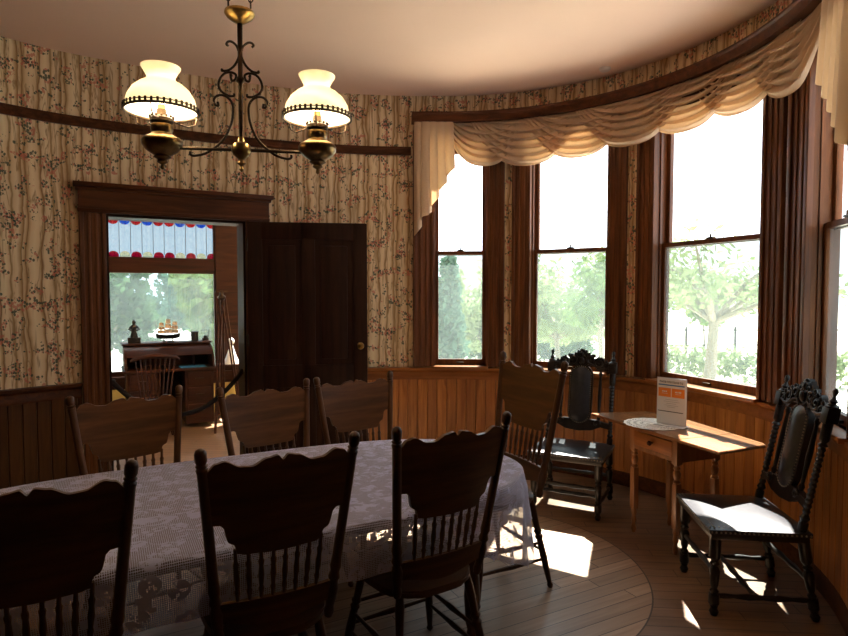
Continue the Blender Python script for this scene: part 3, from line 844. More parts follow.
    half=[(0,1.150),(.012,1.166),(.022,1.150),(.036,1.158),(.040,1.136),(.060,1.140),(.062,1.118),(.085,1.126),(.098,1.108),(.092,1.092),(.112,1.082),(.130,1.100),(.150,1.106),(.168,1.094),(.176,1.074),(.200,1.070),(.215,1.058),(x,1.050)]
    bot=[(x,.985),(.20,.990),(.175,1.005),(.15,.992),(.12,1.010),(.10,1.030)]
    poly=[(a_,b_) for a_,b_ in half]+bot+[(-a_,b_) for a_,b_ in bot[::-1]]+[(-a_,b_) for a_,b_ in half[::-1][:-1]]
    poly=poly[::-1]
    cr_.prism(poly,-.014,.014,Sh)
    def spiral(cx,cz_,r0,turns,sgn,rad=.008,ph=0,y=-.02):
        pts=[];N=int(12*turns)
        for k in range(N+1):
            f=k/N; a_=ph+sgn*2*PI*turns*f; r_=r0*(1-.82*f); pts.append(Sh@Vector((cx+r_*math.cos(a_),y,cz_+r_*math.sin(a_))))
        cr_.tube(pts,[rad*(1-.4*k/N) for k in range(N+1)],6)
    for sx in (-1,1):
        g=1 if sx>0 else -1
        spiral(sx*.135,1.060,.040,1.6,g,.009,PI/2); spiral(sx*.075,1.085,.034,1.4,-g,.008,-PI/2 if g>0 else -PI/2); spiral(sx*.190,1.035,.028,1.4,g,.007,0 if g>0 else PI)
        spiral(sx*.032,1.120,.022,1.3,g,.007,PI/2)
        cr_.tube([Sh@Vector((sx*q,-.02,z)) for q,z in ((.02,1.03),(.05,1.055),(.09,1.045),(.13,1.02),(.17,1.015),(.22,1.03))],.008,6)
        for k in range(4): cr_.sphere(Sh@Vector((sx*(.10+.03*k),-.016,1.115-.014*k)),.011,1,.8,1.3,8,6)
        cr_.box(sx*x-.030,sx*x+.030,-.03,.03,.985,1.062,Sh,bev=.006)
        cr_.lathe([(.030,0),(.034,.006),(.018,.014),(.012,.022),(.020,.030),(.010,.040),(.004,.052),(.010,.058),(.011,.066),(.003,.074)],Sh@T(sx*x,0,1.062),10)
    cr_.sphere(Sh@Vector((0,-.022,1.075)),.024,1,.6,1.2); cr_.sphere(Sh@Vector((0,-.02,1.125)),.014,1,.8,1.6); cr_.sphere(Sh@Vector((0,-.018,1.16)),.010)
    norm(cr_.build('carved_crest',M['carved'],root,smooth=45))
    return root
cproto=make_carved()
cproto.location=(1.125,4.50,0); cproto.rotation_euler=(0,0,R(-27))
tag(cproto,'black carved high-back chair against the bay wall, left of the small drop-leaf table','chair','carved black side chairs in the bay')
c2=copy_tree(cproto); c2.location=(1.70,3.155,0); c2.rotation_euler=(0,0,R(-96.5))
tag(c2,'black carved high-back chair with sunlit leather seat, right of the small table','chair')

# ------------------------------------------------------------------ small drop-leaf table
ZT=.735
Lc,Nc=Vector((1.222,4.358)),Vector((1.633,3.286)); ex=(Nc-Lc).normalized(); ey=Vector((-ex.y,ex.x))   # ey points to the wall
trz=math.atan2(ex.y,ex.x)
sm=empty('drop_leaf_table',(Lc.x,Lc.y,0),trz,label='small pine drop-leaf table with one drawer against the curved bay wall',cat='table')
def l2(p): d=Vector(p)-Lc; return (d.dot(ex),d.dot(ey))
corners=[l2(Lc),l2(Nc),l2((1.985,3.445)),l2((1.99,3.49)),l2((1.835,4.12)),l2((1.66,4.43))]
mid=[c for c in corners]
# body of the top between x=.36..0.83, leaves at both ends
def clip(poly,xa,xb):
    def cutp(poly,x,keep):
        out=[]
        for i in range(len(poly)):
            p,q=poly[i],poly[(i+1)%len(poly)]; ip=keep(p[0]); iq=keep(q[0])
            if ip: out.append(p)
            if ip!=iq: t=(x-p[0])/(q[0]-p[0]); out.append((x,p[1]+t*(q[1]-p[1])))
        return out
    return cutp(cutp(poly,xa,lambda v:v>=xa),xb,lambda v:v<=xb)
MB().slab(clip(corners,.345,.845),ZT-.018,ZT,bev=.003).build('tabletop',M['pinetop'],sm)
MB().slab(clip(corners,-.1,.343),ZT-.018,ZT,bev=.003).build('leaf',M['pinetop'],sm)
MB().slab(clip(corners,.847,1.3),ZT-.018,ZT,bev=.003).build('leaf',M['pinetop'],sm)
x0,x1,y0,y1=.385,.805,.035,.385
a2=MB(); a2.box(x0,x1,y1-.02,y1,.575,ZT-.018); a2.box(x0,x0+.02,y0,y1,.575,ZT-.018); a2.box(x1-.02,x1,y0,y1,.575,ZT-.018)
a2.box(x0,x1,y0,y0+.02,.575,.60); a2.box(x0,x1,y0,y0+.02,ZT-.035,ZT-.018); a2.build('apron',M['pine'],sm)
dr=MB().box(x0+.04,x1-.04,y0-.004,y0+.02,.602,ZT-.038,bev=.003).build('drawer',M['rail'],sm)
MB().lathe([(.007,0),(.006,.01),(.014,.016),(.017,.024),(.012,.032),(.003,.034)],T((x0+x1)/2,y0-.004,.652)@Matrix.Rotation(PI/2,4,'X'),14).build('knob',M['deskw'],dr)
for x in (x0+.021,x1-.021):
    for y in (y0+.021,y1-.021):
        l=MB(); l.box(x-.022,x+.022,y-.022,y+.022,.56,ZT-.018,bev=.002)
        l.turned((x,y,.44),(x,y,.56),[(0,.018),(.08,.024),(.2,.014),(.35,.022),(.55,.024),(.7,.015),(.8,.022),(.9,.015),(1,.022)],12)
        n=6
        l.box(x-.020,x+.020,y-.020,y+.020,.16,.44,bev=.004)
        l.turned((x,y,0),(x,y,.16),[(0,.012),(.15,.018),(.4,.012),(.55,.019),(.7,.013),(.85,.020),(1,.018)],12)
        l.build('leg',M['pine'],sm)
# doily
dc=P(653,424,ZT)
d_=MB(); N=72; d_.v.append((0,0,0))
for k in range(N): r_=.182+.008*abs(math.sin(k*PI/4)); d_.v.append((r_*math.cos(2*PI*k/N),r_*math.sin(2*PI*k/N),0))
for k in range(N): d_.f.append((0,1+k,1+(k+1)%N))
do=d_.build('crochet_doily',M['doily'],smooth=0); do.location=(dc.x,dc.y,ZT+.002)
tag(do,'round white crocheted doily on the small drop-leaf table','doily')
# sign holder
pa=P(656.5,423,ZT+.004);pb=P(686,428,ZT+.004); sd=(pb-pa); sw=sd.length
sg=empty('sign_holder',((pa.x+pb.x)/2,(pa.y+pb.y)/2,ZT+.003),math.atan2(sd.y,sd.x),label='clear acrylic sign holder with a printed white sheet, standing on the small table',cat='sign')
h=sw/2; SHH=.315
MB().box(-h,h,.001,.004,.0,SHH).box(-h,h,-.05,.05,0,.003).build('holder',M['acrylic'],sg)
MB().box(-h+.006,h-.006,-.003,.0005,.012,SHH-.006).build('sheet',M['paper'],sg)
def sp_(name,mat,rects,y=-.0042):
    m=MB()
    for (xa,xb,za,zb) in rects: m.box(-h+xa*2*h,-h+xb*2*h,y,-.0029,za*SHH,zb*SHH)
    m.build(name,mat,sg)
rg=random.Random(5); rects=[]
x=.10
for wl in (1,1,1,.6,1,1,.5,1,1,1,.4,.9,.9):
    w_=.046*wl; rects+=[(x,x+.010,.89,.935),(x+w_*.7,x+w_*.7+.010,.89,.93)]; rects.append((x,x+w_*.7,rg.choice((.89,.908,.925)),0)) ; rects[-1]=(rects[-1][0],rects[-1][1],rects[-1][2],rects[-1][2]+.008); x+=.062
sp_('heading',M['ink'],rects)
sp_('blue_band',M['blueprint'],[(.06,.94,.835,.862)])
sp_('orange_panel',M['orange'],[(.06,.485,.60,.785)]); sp_('orange_panel',M['orange'],[(.515,.94,.60,.785)])
sp_('panel_print',M['paper'],[(.19,.235,.70,.725),(.25,.29,.70,.725),(.31,.35,.70,.725),(.18,.38,.668,.674),(.63,.69,.70,.725),(.71,.74,.70,.725),(.76,.83,.70,.73),(.64,.82,.668,.674)],-.0050)
sp_('small_print',plain('grey_print',(.40,.40,.42),.6),[(.30,.72,.54,.546),(.24,.78,.50,.506),(.34,.66,.46,.466),(.28,.74,.42,.426),(.36,.64,.385,.391)])
sp_('rule_line',M['ink'],[(.05,.90,.285,.300)])

# ------------------------------------------------------------------ chandelier
YC=2.55; cx=-.7675; az=2.216
dv=Vector((.625,.10)).normalized()
ch_=empty('chandelier',(cx,YC,ZC),math.atan2(dv.y,dv.x),label='brass two-light hanging lamp with white glass dome shades above the dining table',cat='chandelier')
HL=.315
def Z(z): return z-ZC
bd=MB(); bd.turned((0,0,Z(2.24)),(0,0,Z(2.76)),[(0,.012),(.05,.010),(.48,.010),(.5,.018),(.52,.018),(.54,.010),(.97,.011),(1,.012)],10)
bd.build('stem',M['darkbrass'],ch_)
MB().lathe([(.012,Z(2.735)),(.030,Z(2.745)),(.052,Z(2.76)),(.062,Z(2.775)),(.060,Z(2.785)),(.035,Z(2.795)),(.01,Z(2.80))],None,20).build('top_disc',M['brass'],ch_)
bb=MB().lathe([(.003,Z(2.125)),(.010,Z(2.135)),(.006,Z(2.15)),(.020,Z(2.16)),(.010,Z(2.175)),(.034,Z(2.195)),(.042,Z(2.215)),(.036,Z(2.237)),(.016,Z(2.25)),(.012,Z(2.27))],None,18)
bb.build('hub',M['fontbrass'],ch_)
for sx in (-1,1):
    MB().tube([(sx*.03,0,Z(az)),(sx*(HL-.03),0,Z(az))],.007,8).build('arm',M['darkbrass'],ch_)
    def tr_(pts): return [(sx*(a_-172)*.001136,0,Z(2.776)-(b_-48)*.001136*1.03) for a_,b_ in cr(pts,6)]
    sc_=MB()
    for pts in ([(213,162),(220,156),(214,147),(200,147),(183,162),(176,192),(190,225),(213,246),(236,250),(236,243)],
                [(203,268),(207,260),(203,282),(191,278),(188,262),(203,254),(226,258),(243,276),(250,302),(240,322),(216,336),(197,336),(195,328)],
                [(254,360),(252,372),(263,370),(267,352),(252,337),(226,338),(205,358),(200,392),(210,445),(238,495),(290,538),(335,552),(352,548),(352,538)]):
        sc_.tube(tr_(pts),.0052,6)
    sc_.build('scroll',M['darkbrass'],ch_)
    # chain
    cn=MB(); z=2.795; k=0
    while z<ZC-.05:
        pts=[]
        for q in range(14):
            t=2*PI*q/14; a_=.010*math.cos(t); b_=.019*math.sin(t)
            pts.append((sx*.045+(a_ if k%2 else 0),(0 if k%2 else a_),Z(z+.019)+b_))
        cn.tube(pts,.0028,5,closed=True); z+=.031; k+=1
    cn.build('chain',M['darkbrass'],ch_)
MB().lathe([(.075,Z(ZC)),(.075,Z(ZC)-.012),(.05,Z(ZC)-.03),(.02,Z(ZC)-.045)],None,20).build('ceiling_plate',M['brass'],ch_)
rz_=2.363
for sx in (-1,1):
    lx=sx*HL
    def L(prof,n=24): return [(r_,Z(z)) for r_,z in prof]
    fo_=MB().lathe(L([(.003,2.125),(.008,2.132),(.006,2.145),(.022,2.155),(.018,2.165),(.036,2.175),(.030,2.182),(.052,2.195),(.066,2.205),(.078,2.222),(.080,2.240),(.072,2.252),(.050,2.262),(.040,2.272),(.044,2.29),(.042,2.305),(.036,2.31)]),T(lx,0,0),24)
    f_=fo_.build('oil_font',M['fontbrass'],ch_)
    br=MB().lathe(L([(.036,2.308),(.046,2.318),(.046,2.33),(.038,2.335),(.022,2.345),(.018,2.37)]),T(lx,0,0),20)
    for k in range(14):
        t=2*PI*k/14; br.sphere((lx+.045*math.cos(t),.045*math.sin(t),Z(2.338)),.006,n=6,m=4)
    br.build('burner',M['darkbrass'],ch_)
    rim=MB().tube([(lx+.143*math.cos(2*PI*k/40),.143*math.sin(2*PI*k/40),Z(rz_)-.004) for k in range(40)],.0055,6,closed=True)
    rim.tube([(lx+.145*math.cos(2*PI*k/40),.145*math.sin(2*PI*k/40),Z(rz_)+.010) for k in range(40)],.0022,5,closed=True)
    for k in range(40):
        t=2*PI*k/40; rim.box(-.0045,.0045,-.002,.002,0,.016,T(lx,0,Z(rz_))@Matrix.Rotation(t,4,'Z')@T(.1455,0,0)@Matrix.Rotation(PI/2,4,'Z'))
    rim.build('shade_rim',M['darkbrass'],ch_)
    for k in range(3):
        sr=MB(); t=2*PI*k/3+.5; sr.tube([(lx+r_*math.cos(t),r_*math.sin(t),Z(z)) for r_,z in ((.143,rz_-.004),(.135,rz_-.035),(.105,rz_-.05),(.07,rz_-.043),(.044,rz_-.035))],.003,5); sr.build('shade_holder',M['darkbrass'],ch_)
    so=[(.139,rz_),(.138,rz_+.02),(.130,rz_+.052),(.112,rz_+.083),(.086,rz_+.106),(.062,rz_+.119),(.055,rz_+.130),(.056,rz_+.140),(.066,rz_+.158),(.075,rz_+.172),(.077,rz_+.178)]
    si=[(r_-.004,z) for r_,z in so][::-1]
    m_=MB(); m_.lathe(L(so+si),T(lx,0,0),36,cap=False)
    tag(m_.build('lamp_shade',M['shade'],ch_,smooth=60),'white opal glass dome shade')
    # small printed diamond marks on the dome
    bl=MB().sphere((lx,0,Z(rz_+.045)),.020,1,1,1.3); bl.build('bulb',M['bulb'],ch_)
    MB().turned((lx,0,Z(2.365)),(lx,0,Z(rz_+.025)),[(0,.017),(1,.015)],12).build('lamp_socket',M['brass'],ch_)

# little round smoke detector
q=P(605,68,ZC)
MB().lathe([(.045,0),(.045,-.012),(.035,-.024),(.005,-.028)],None,20).build('smoke_detector',M['plastic']).location=(q.x,q.y,ZC)
tag(bpy.data.objects['smoke_detector'],'small round pale detector on the ceiling above the curved bay cornice','detector')

# ------------------------------------------------------------------ room seen through the doorway
def dbox(mb,a0,a1,b0,b1,z0,z1,**k): mb.box(a0,a1,b0,b1,z0,z1,DRM,**k); return mb
WB=3.02
mb=MB(); hx0,hx1=-.62,.88; wz0,wz1=.55,2.66
dbox(mb,-2.2,hx0,WB,WB+.15,0,3.2); dbox(mb,hx1,1.27,WB,WB+.15,0,3.2); dbox(mb,1.85,2.4,WB,WB+.15,0,3.2); dbox(mb,1.27,1.85,WB,WB+.15,0,.6); dbox(mb,1.27,1.85,WB,WB+.15,2.4,3.2); dbox(mb,hx0,hx1,WB,WB+.15,0,wz0); dbox(mb,hx0,hx1,WB,WB+.15,wz1,3.2)
tag(mb.build('wall_study_far',M['cream_wall'],smooth=0),kind='structure')
mb=MB(); dbox(mb,-2.35,-2.2,.3,WB+.15,0,3.2); dbox(mb,2.4,2.55,.3,WB+.15,0,3.2); tag(mb.build('wall_study_side',M['cream_wall'],smooth=0),kind='structure')
mb=MB(); dbox(mb,-2.3,2.5,.25,WB+.1,-.06,0); tag(mb.build('floor_study',M['floor'],smooth=0),kind='structure')
mb=MB(); dbox(mb,-2.3,2.5,.2,WB+.1,3.2,3.3); tag(mb.build('ceiling_study',M['ceiling'],smooth=0),kind='structure')
w5=empty('window_5',DR(0,WB,0),DRZ,kind='structure')
tr5=MB(); 
for xa,xb in ((hx0-.02,-.485),(.80,1.13)): tr5.box(xa,xb,-.03,.0,.50,2.9)
tr5.box(hx0-.1,1.13,-.03,.0,2.56,2.9); tr5.box(hx0-.1,1.17,-.06,.02,.50,.56,bev=.006); tr5.box(hx0-.1,1.13,-.02,0,.40,.50)
tr5.build('casing',M['deskw'],w5)
s5=MB().box(-.60,-.47,-.0,.06,.56,2.62).box(.78,.86,-.0,.06,.56,2.62).box(-.6,.86,0,.06,1.86,2.06).box(-.6,.86,0,.06,.56,.62).box(-.6,.86,0,.06,2.535,2.66); s5.build('sash',M['deskw'],w5)
MB().box(-.48,.79,.03,.034,.61,1.87).build('pane',M['glass_old'],w5,smooth=0)
MB().box(-.48,.79,.03,.034,2.05,2.6).build('transom_pane',M['glass_transom'],w5,smooth=0)
cm=MB(); pitch=.1295
for k in range(1,10): x=-.47+pitch*(k); cm.box(x-.0025,x+.0025,.026,.038,2.10,2.56)
cm.build('leading',M['iron'],w5)
topc=['red','blue','red','blue','red','red','blue','red','blue','red']; botc=['pink','amber','pink','amber','pink','pink','amber','pink','amber','pink']
for k in range(10):
    xc=-.47+pitch*(k+.5)-.002
    for row,z0,sg_ in ((topc,2.535,-1),(botc,2.06,1)):
        m_=MB(); n=14; rr_=.060
        pl=[(xc+rr_*math.cos(PI*i/n),z0+sg_*(.018+rr_*.9*math.sin(PI*i/n))) for i in range(n+1)]+[(xc-rr_,z0),(xc+rr_,z0)]
        m_.prism(pl,.022,.027); m_.build('stained_glass',M[row[k]+'_glass'],w5,smooth=0)
w6=empty('window_6',DR(1.56,WB,0),DRZ,kind='structure')  # added window, unseen behind the door leaf, lets sun onto the white vase
MB().box(-.29,.29,.03,.07,.6,.65).box(-.29,.29,.03,.07,2.35,2.4).box(-.29,-.25,.03,.07,.65,2.35).box(.25,.29,.03,.07,.65,2.35).build('sash',M['deskw'],w6)
MB().box(-.25,.25,.05,.054,.65,2.35).build('pane',M['glass'],w6,smooth=0)
# roll-top desk
dk=empty('rolltop_desk',DR(0.15,2.50,0),DRZ,label='dark roll-top writing desk in front of the window in the room beyond the doorway',cat='desk')
D0,D1=-.49,.49
b=MB(); b.box(D0+.02,D0+.34,-.30,.28,.05,.69); b.box(D1-.34,D1-.02,-.30,.28,.05,.69); b.box(D0+.02,D1-.02,.26,.28,.2,.69); b.build('pedestal',M['deskw'],dk)
MB().box(D0-.02,D1+.02,-.34,.30,.69,.72,bev=.006).build('writing_surface',M['deskw'],dk)
prof=[(-.30,.72),(-.28,.78),(-.22,.87),(-.12,.94),(.0,.975),(.06,.985),(.28,.985),(.28,.72)]
for x in (D0,D1-.025):
    m_=MB(); m_.prism([(y,z) for y,z in prof],x,x+.025,Matrix(((0,1,0,0),(1,0,0,0),(0,0,1,0),(0,0,0,1)))); norm(m_.build('side_panel',M['deskw'],dk))
ro=MB(); 
pr=[(-.16,.78+.13),(-.10,.948),(-.0,.972)]
ro.v=[(x,y+.005,z-.006) for x in (D0+.02,D1-.02) for y,z in prof[2:6]]; ro.f=[(i,i+1,i+5,i+4) for i in range(3)]; ro.build('roll_top',M['deskw'],dk)
MB().box(D0+.02,D1-.02,.10,.12,.72,.98).box(D0+.2,D0+.21,-.08,.1,.72,.9).box(D1-.21,D1-.2,-.08,.1,.72,.9).build('pigeonholes',M['deskw'],dk)
MB().box(D0-.02,D1+.02,.0,.30,.985,1.005,bev=.004).build('desk_top',M['deskw'],dk)
for zz_ in (.12,.32,.51):
    for xa,xb in ((D0+.05,D0+.31),(D1-.31,D1-.05)):
        d=MB().box(xa,xb,-.315,-.295,zz_,zz_+.16,bev=.004).build('drawer',M['deskw'],dk)
        MB().box((xa+xb)/2-.05,(xa+xb)/2+.05,-.33,-.312,zz_+.07,zz_+.085).build('pull',M['darkbrass'],d)
bp_=MB().box(-.12,.17,-.11,.11,0,.004).build('blotter',M['bluepaper']); bp_.matrix_world=T(*DR(.37,2.28,.7235))@Matrix.Rotation(DRZ,4,'Z')
tag(bp_,'blue paper lying on the writing surface of the roll-top desk','paper')
def on_desk(name,mb,mat,px,b,label,cat,py=330):
    r=ray(px,py); rb=r.x/r.y
    # intersect bearing with line b=const in door frame
    p0=DR(0,b);d=(DR(1,b)-p0); a_=(rb*p0.y-p0.x)/(d.x-rb*d.y)
    o=mb.build(name,mat); w_=DR(a_,b,1.006); o.location=w_; o.rotation_euler=(0,0,DRZ); tag(o,label,cat); return o
fg=MB().box(-.07,.07,-.05,.05,0,.07,bev=.006).lathe([(.045,.07),(.04,.10),(.030,.13),(.034,.16),(.040,.19),(.030,.215),(.014,.225),(.022,.245),(.022,.262),(.008,.278)],None,14).tube([(-.035,0,.20),(-.055,-.02,.165),(-.02,-.04,.15)],.011,6).tube([(.035,0,.20),(.055,-.02,.165),(.02,-.04,.15)],.011,6)
on_desk('figurine',fg,M['iron'],134,2.62,'dark standing figurine on a block, at the left end of the roll-top desk','figurine')
cn_=MB().lathe([(.045,0),(.045,.10),(.047,.10),(.047,.118),(.02,.122)],None,18); on_desk('canister',cn_,M['iron'],194.5,2.64,'dark round canister on the roll-top desk, right of the model ship','canister')
ik=MB().box(-.04,.04,-.03,.03,0,.03,bev=.004).lathe([(.022,.03),(.022,.055),(.012,.062)],None,12).tube([(.03,0,.03),(.05,0,.13)],.005,6); on_desk('inkstand',ik,M['iron'],205,2.66,'small dark inkstand with a pen at the right end of the roll-top desk','inkstand')
# ship
sh=empty('model_ship',(0,0,0),DRZ,label='small three-masted model sailing ship on the roll-top desk',cat='model ship')
r=ray(168,330); rb=r.x/r.y; p0=DR(0,2.6); d=DR(1,2.6)-p0; a_=(rb*p0.y-p0.x)/(d.x-rb*d.y); sh.location=DR(a_,2.6,1.006); sh.scale=(1.08,1,1.25)
hu=MB(); NS=14
for i in range(NS+1):
    x=-.125+.25*i/NS; q_=abs(2*i/NS-1); w_=.024*(1-q_**3)+.002; top=.058+.018*q_**2; bt=.028+.015*q_**3
    hu.v+=[(x*1.08,-w_,top+.012),(x,0,bt),(x*1.08,w_,top+.012)]
for i in range(NS): a0=3*i; hu.f+=[(a0,a0+3,a0+4,a0+1),(a0+1,a0+4,a0+5,a0+2),(a0+2,a0+5,a0+3,a0)]
hu.tube([(.12,0,.074),(.175,0,.098)],.003,5); norm(hu.build('hull',M['iron'],sh,smooth=50))
MB().box(-.06,.06,-.03,.03,0,.008).box(-.05,-.04,-.02,.02,0,.05).box(.04,.05,-.02,.02,0,.05).build('stand',M['deskw'],sh)
for x,hh in ((-.07,.20),(0,.235),(.07,.21)):
    mm_=MB().turned((x,0,.05),(x,0,hh),[(0,.004),(1,.0015)],6); mo=mm_.build('mast',M['sail'],sh)
    sl=MB()
    for lev in range(3):
        z0=.085+lev*(hh-.09)/3; z1=z0+(hh-.09)/3*.85; w0=.056-.011*lev; w1=w0-.007
        n=6
        k0=len(sl.v)
        for j in range(n+1):
            f=j/n
            for i in range(n+1): g=-1+2*i/n; sl.v.append((x+.012*math.sin(PI*f)*(1-g*g)+.004, g*(w0+(w1-w0)*f)*.9+0, z0+(z1-z0)*f))
        for j in range(n):
            for i in range(n): a0=k0+j*(n+1)+i; sl.f.append((a0,a0+1,a0+n+2,a0+n+1))
    # sails braced diagonally so that they read from the side
    Rz=T(x,0,0)@Matrix.Rotation(R(55),4,'Z')@T(-x,0,0)
    sl.v=[tuple(Rz@Vector(v)) for v in sl.v]
    sl.build('sail',M['sail'],mo)
# windsor desk chair
wc=empty('desk_chair',DR(-.08,1.72,0),DRZ+PI,label='dark spindle-back chair drawn up to the roll-top desk beyond the doorway',cat='chair')
MB().slab([(.2*math.cos(t*PI/10),.19*math.sin(t*PI/10)) for t in range(20)],.43,.455,bev=.006).build('seat',M['deskw'],wc)
for sx in (-1,1):
    for sy in (-1,1): MB().turned((sx*.2,sy*.19,0),(sx*.13,sy*.12,.43),[(0,.012),(.3,.018),(.5,.014),(.8,.02),(1,.014)],8).build('leg',M['deskw'],wc)
MB().tube([(-.235,.24,.90),(-.2,.245,.925),(-.1,.25,.94),(0,.255,.955),(.1,.25,.94),(.2,.245,.925),(.235,.24,.90)],[.012,.02,.024,.030,.024,.02,.012],8).build('crest_rail',M['deskw'],wc)
for k in range(9):
    x=-.8+1.6*k/8; MB().turned((x*.17,.17,.45),(x*.24,.245,.925),[(0,.008),(.4,.011),(.6,.007),(1,.007)],6).build('spindle',M['deskw'],wc)
# tripod
tp=empty('tripod',DR(.665,1.85,0),DRZ,label='tall dark wooden tripod standing beside the desk beyond the doorway',cat='tripod')
for k,(x,y) in enumerate(((-.12,-.16),(.20,-.10),(.05,.24))):
    l=MB(); 
    for q in (-1,1): l.tube([(x*.08+q*.022,y*.08,1.56),(x+q*.004,y,.012)],.010,6)
    l.build('leg',M['deskw'],tp)
MB().lathe([(.03,1.53),(.045,1.55),(.045,1.57),(.02,1.59),(.02,1.62),(.012,1.64)],None,12).box(-.07,.07,-.015,.015,1.615,1.635).build('tripod_head',M['darkbrass'],tp)
# side stand with white lamp figure
sd_=empty('side_stand',DR(.915,2.72,0),DRZ,label='small dark stand in the corner by the study window, half hidden by the open door',cat='stand')
MB().box(-.16,.16,-.14,.14,.66,.685,bev=.005).build('top',M['deskw'],sd_)
for sx in (-1,1):
    for sy in (-1,1): MB().box(sx*.13-.015,sx*.13+.015,sy*.11-.015,sy*.11+.015,0,.66).build('leg',M['deskw'],sd_)
wh=MB().lathe([(.105,0),(.10,.02),(.075,.07),(.052,.13),(.034,.19),(.022,.235),(.018,.245),(.034,.262),(.042,.285),(.036,.31),(.02,.33),(.004,.336)],None,22)
wo=wh.build('white_vase',M['ceramic']); wo.location=DR(.93,2.70,.686); tag(wo,'white flared ceramic vase with round stopper, bright in the sun beside the open door','vase')
# velvet barrier rope across the doorway
rp=[DR(-DW/2+.03,.06,0)+Vector((0,0,.905))]
pts=[]
for k in range(25):
    t=k/24; a_=-DW/2+.025+(DW-.05)*t; z=.89-1.30*t*(1-t)+.02*t; p=DR(a_,.08,0); pts.append((p.x,p.y,z))
rp=MB().tube(pts,.020,10); 
for q in (0,-1): rp.sphere(pts[q],.026)
tag(norm(rp.build('barrier_rope',M['rope'])),'thick dark velvet rope slung across the doorway between its jambs','rope')

# ------------------------------------------------------------------ outdoors
GZ=-.9
mb=MB(); mb.box(-60,60,5.9,90,GZ-.1,GZ); tag(mb.build('ground',M['ground'],smooth=0),kind='structure')
mb=MB(); 
def leaves(mb,c,rad,n,size,rr,sq=1.):
    for _ in range(n):
        while True:
            v=Vector((rr.uniform(-1,1),rr.uniform(-1,1),rr.uniform(-1,1)))
            if v.length<=1: break
        v=v*(.6+.4*rr.random()); p=Vector(c)+Vector((v.x*rad[0],v.y*rad[1],v.z*rad[2]))
        a_=Vector((rr.uniform(-1,1),rr.uniform(-1,1),rr.uniform(-1,1))).normalized(); b_=a_.orthogonal().normalized(); s_=size*rr.uniform(.6,1.3)
        k=len(mb.v); mb.v+=[tuple(p-a_*s_),tuple(p+b_*s_*.5),tuple(p+a_*s_),tuple(p-b_*s_*.5)]; mb.f.append((k,k+1,k+2,k+3))
def tree(name,x,y,h,crown,lean,seed,mat,label,group='trees in the garden',trunk=.16,n=900,size=.16,fork=.45,branches=9,conifer=False,lo=.5):
    rr=random.Random(seed); root=empty(name,(x,y,GZ),0,label=label,cat='tree',group=group)
    w=MB(); tips=[]
    base=Vector((0,0,0)); fk=Vector((lean*h*fork,0,h*fork))
    w.tube([base,base.lerp(fk,.4)+Vector((.05,0,0)),fk],[trunk,trunk*.8,trunk*.65],8)
    lf_=MB()
    if conifer:
        w.tube([fk,(lean*h,0,h)],[trunk*.6,.02],6)
        for k in range(16):
            f=.1+.9*k/16; rad=crown*(1-f)*1.1+.15
            leaves(lf_,(lean*h*f,0,h*f),(rad,rad,h*.06),int(n/16),size,rr)
    else:
        for k in range(branches):
            t=2*PI*k/branches+rr.uniform(-.3,.3); rad=crown*rr.uniform(.5,1)
            tip=Vector((fk.x+rad*math.cos(t),rad*math.sin(t),h*rr.uniform(lo,.98))); mid_=fk.lerp(tip,.5)+Vector((rr.uniform(-.2,.2),rr.uniform(-.2,.2),.1*h*rr.uniform(0,1)))
            w.tube([fk,mid_,tip],[trunk*.45,trunk*.28,trunk*.08],6)
            for q in (mid_,tip,mid_.lerp(tip,.5)): leaves(lf_,q,(crown*.38,crown*.38,h*.13),int(n/branches/3),size,rr)
    w.build('trunk',M['bark'],root); lf_.build('foliage',mat,root,smooth=0)
    return root
def hedge(name,x0,y0,x1,y1,h,seed,mat,label,n=2600):
    rr=random.Random(seed); mb=MB(); L=math.hypot(x1-x0,y1-y0); k=int(L/.5)
    for i in range(k+1):
        t=i/k; leaves(mb,(x0+(x1-x0)*t,y0+(y1-y0)*t,GZ+h*.5),(.5,.5,h*.55),int(n/k),.10,rr)
    o=mb.build(name,mat,smooth=0); tag(o,label,'hedge',kind=None); return o
tree('leaning_tree',6.35,13.5,3.7,2.4,.10,3,M['leaf_pale'],'open tree with pale leaning trunk outside the third bay window',n=2600,size=.10,trunk=.17,fork=.5,branches=13,lo=.64)
hedge('hedge',6.3,17.5,11.5,15.5,1.05,5,M['leaf_pale'],'clipped green hedge behind the leaning tree, outside the third bay window')
hedge('hedge',1.8,20.4,5.4,20.4,1.15,6,M['leaf_dark'],'dark green hedge outside the second bay window')
tree('garden_tree',3.72,12.6,3.2,.8,-.01,8,M['leaf'],'leafy tree with slim trunk outside the second bay window, right side',n=1500,size=.09,trunk=.08,fork=.55,lo=.65)
tree('garden_tree',3.9,17.6,3.8,2.0,.0,9,M['leaf_pale'],'broad leafy tree outside the second bay window, behind the slim trunk',n=5200,size=.11,trunk=.10,fork=.3,branches=14,lo=.3)
tree('conifer_tree',.52,12.5,3.3,.5,.0,12,M['leaf_blue'],'narrow bluish conifer outside the first bay window',n=3600,size=.09,conifer=True,trunk=.1)
tree('garden_tree',1.55,15.6,3.6,.95,.0,14,M['leaf_pale'],'small leafy tree outside the first bay window, beside the conifer',n=2400,size=.10,trunk=.05,fork=.3,branches=11,lo=.25)
tree('young_tree',9.0,24.0,2.6,.9,.0,21,M['leaf'],'small round tree far behind the hedge, left of the leaning trunk',n=600,size=.13,trunk=.06)
tree('young_tree',11.2,24.0,2.6,1.0,.0,22,M['leaf'],'small round tree far behind the hedge, right of the leaning trunk',n=600,size=.13,trunk=.06)
fr_=empty('rail_fence',(6,22,GZ),0,label='thin rail fence behind the hedge across the garden',cat='fence')
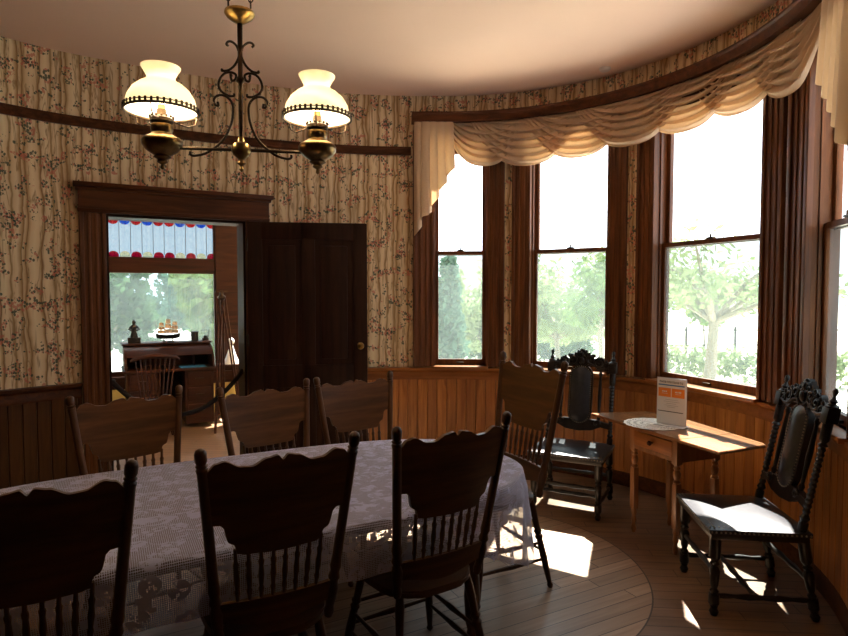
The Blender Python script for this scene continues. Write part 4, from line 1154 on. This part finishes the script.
for k in range(7): MB().box(k*1.8,k*1.8+.07,-.03,.03,0,1.25).build('post',M['iron'],fr_)
for z in (.55,1.1): MB().box(0,10.9,-.015,.015,z,z+.05).build('rail',M['iron'],fr_)
# big tree bank seen from the study window
for k,(x,y,h_,cw,mt,lb) in enumerate(((-9.6,18.0,3.3,1.7,'leaf_dark','broad dark tree outside the study window, left of its middle'),(-5.7,17.2,3.3,1.3,'leaf','broad green tree outside the study window, on its right'),(-15.2,26.0,3.9,2.4,'leaf_blue','bluish tree far back, outside the study window at its left edge'),(-9.4,25.0,3.9,2.4,'leaf_blue','tall bluish tree far back, outside the middle of the study window'))):
    tree('background_tree',x,y,h_,cw,.0,40+k,M[mt],lb,'trees outside the study window',n=5200,size=.17,trunk=.15,fork=.25,branches=16,lo=.2)
# neighbouring pale house glimpsed in the first two windows
hs=empty('neighbour_house',(3.0,27,GZ),0,label='pale low house far behind the garden trees',cat='house')
MB().box(-4,3.0,0,5,0,2.3).build('wall',M['outer'],hs); norm(MB().prism([(-4.4,2.3),(3.4,2.3),(-.5,4.0)],-.3,5.3).build('roof',plain('grey_roof',(.42,.38,.36),.8),hs))

# ------------------------------------------------------------------ light
w=bpy.data.worlds.new('World'); sc.world=w; w.use_nodes=True; nt=w.node_tree; nt.nodes.clear()
o=nt.nodes.new('ShaderNodeOutputWorld'); bg=nt.nodes.new('ShaderNodeBackground'); bg.inputs[0].default_value=(.86,.93,1,1); bg.inputs[1].default_value=4.4; nt.links.new(bg.outputs[0],o.inputs[0])
def light(name,kind,energy,color,loc,size=.05):
    l=bpy.data.lights.new(name,kind); l.energy=energy; l.color=color
    if kind=='POINT': l.shadow_soft_size=size
    ob=bpy.data.objects.new(name,l); COL.objects.link(ob); ob.location=loc; return ob
sn=light('sun','SUN',60,(1,.95,.86),(5,12,18)); sn.data.angle=R(.53)
sn.rotation_euler=Vector((.335,.94,1.46)).to_track_quat('Z','Y').to_euler()
for sx in (-1,1):
    p=Vector((cx,YC))+dv*(sx*HL)
    light('lamp_light','POINT',24,(1,.79,.52),(p.x,p.y,rz_+.075),.02)

# ------------------------------------------------------------------ camera
cam=bpy.data.cameras.new('camera'); co_=bpy.data.objects.new('camera',cam); COL.objects.link(co_); sc.camera=co_
cam.sensor_width=36; cam.lens=FPX/848*36; cam.clip_start=.05; cam.clip_end=300
co_.location=(0,0,CAMZ); co_.rotation_euler=(PI/2-PITCH,0,0)
sc.view_settings.view_transform='Standard'; sc.view_settings.look='None'; sc.view_settings.exposure=.05; sc.view_settings.gamma=1
sc.cycles.use_denoising=True; sc.cycles.max_bounces=10; sc.cycles.transparent_max_bounces=16; sc.cycles.diffuse_bounces=6; sc.cycles.sample_clamp_indirect=8
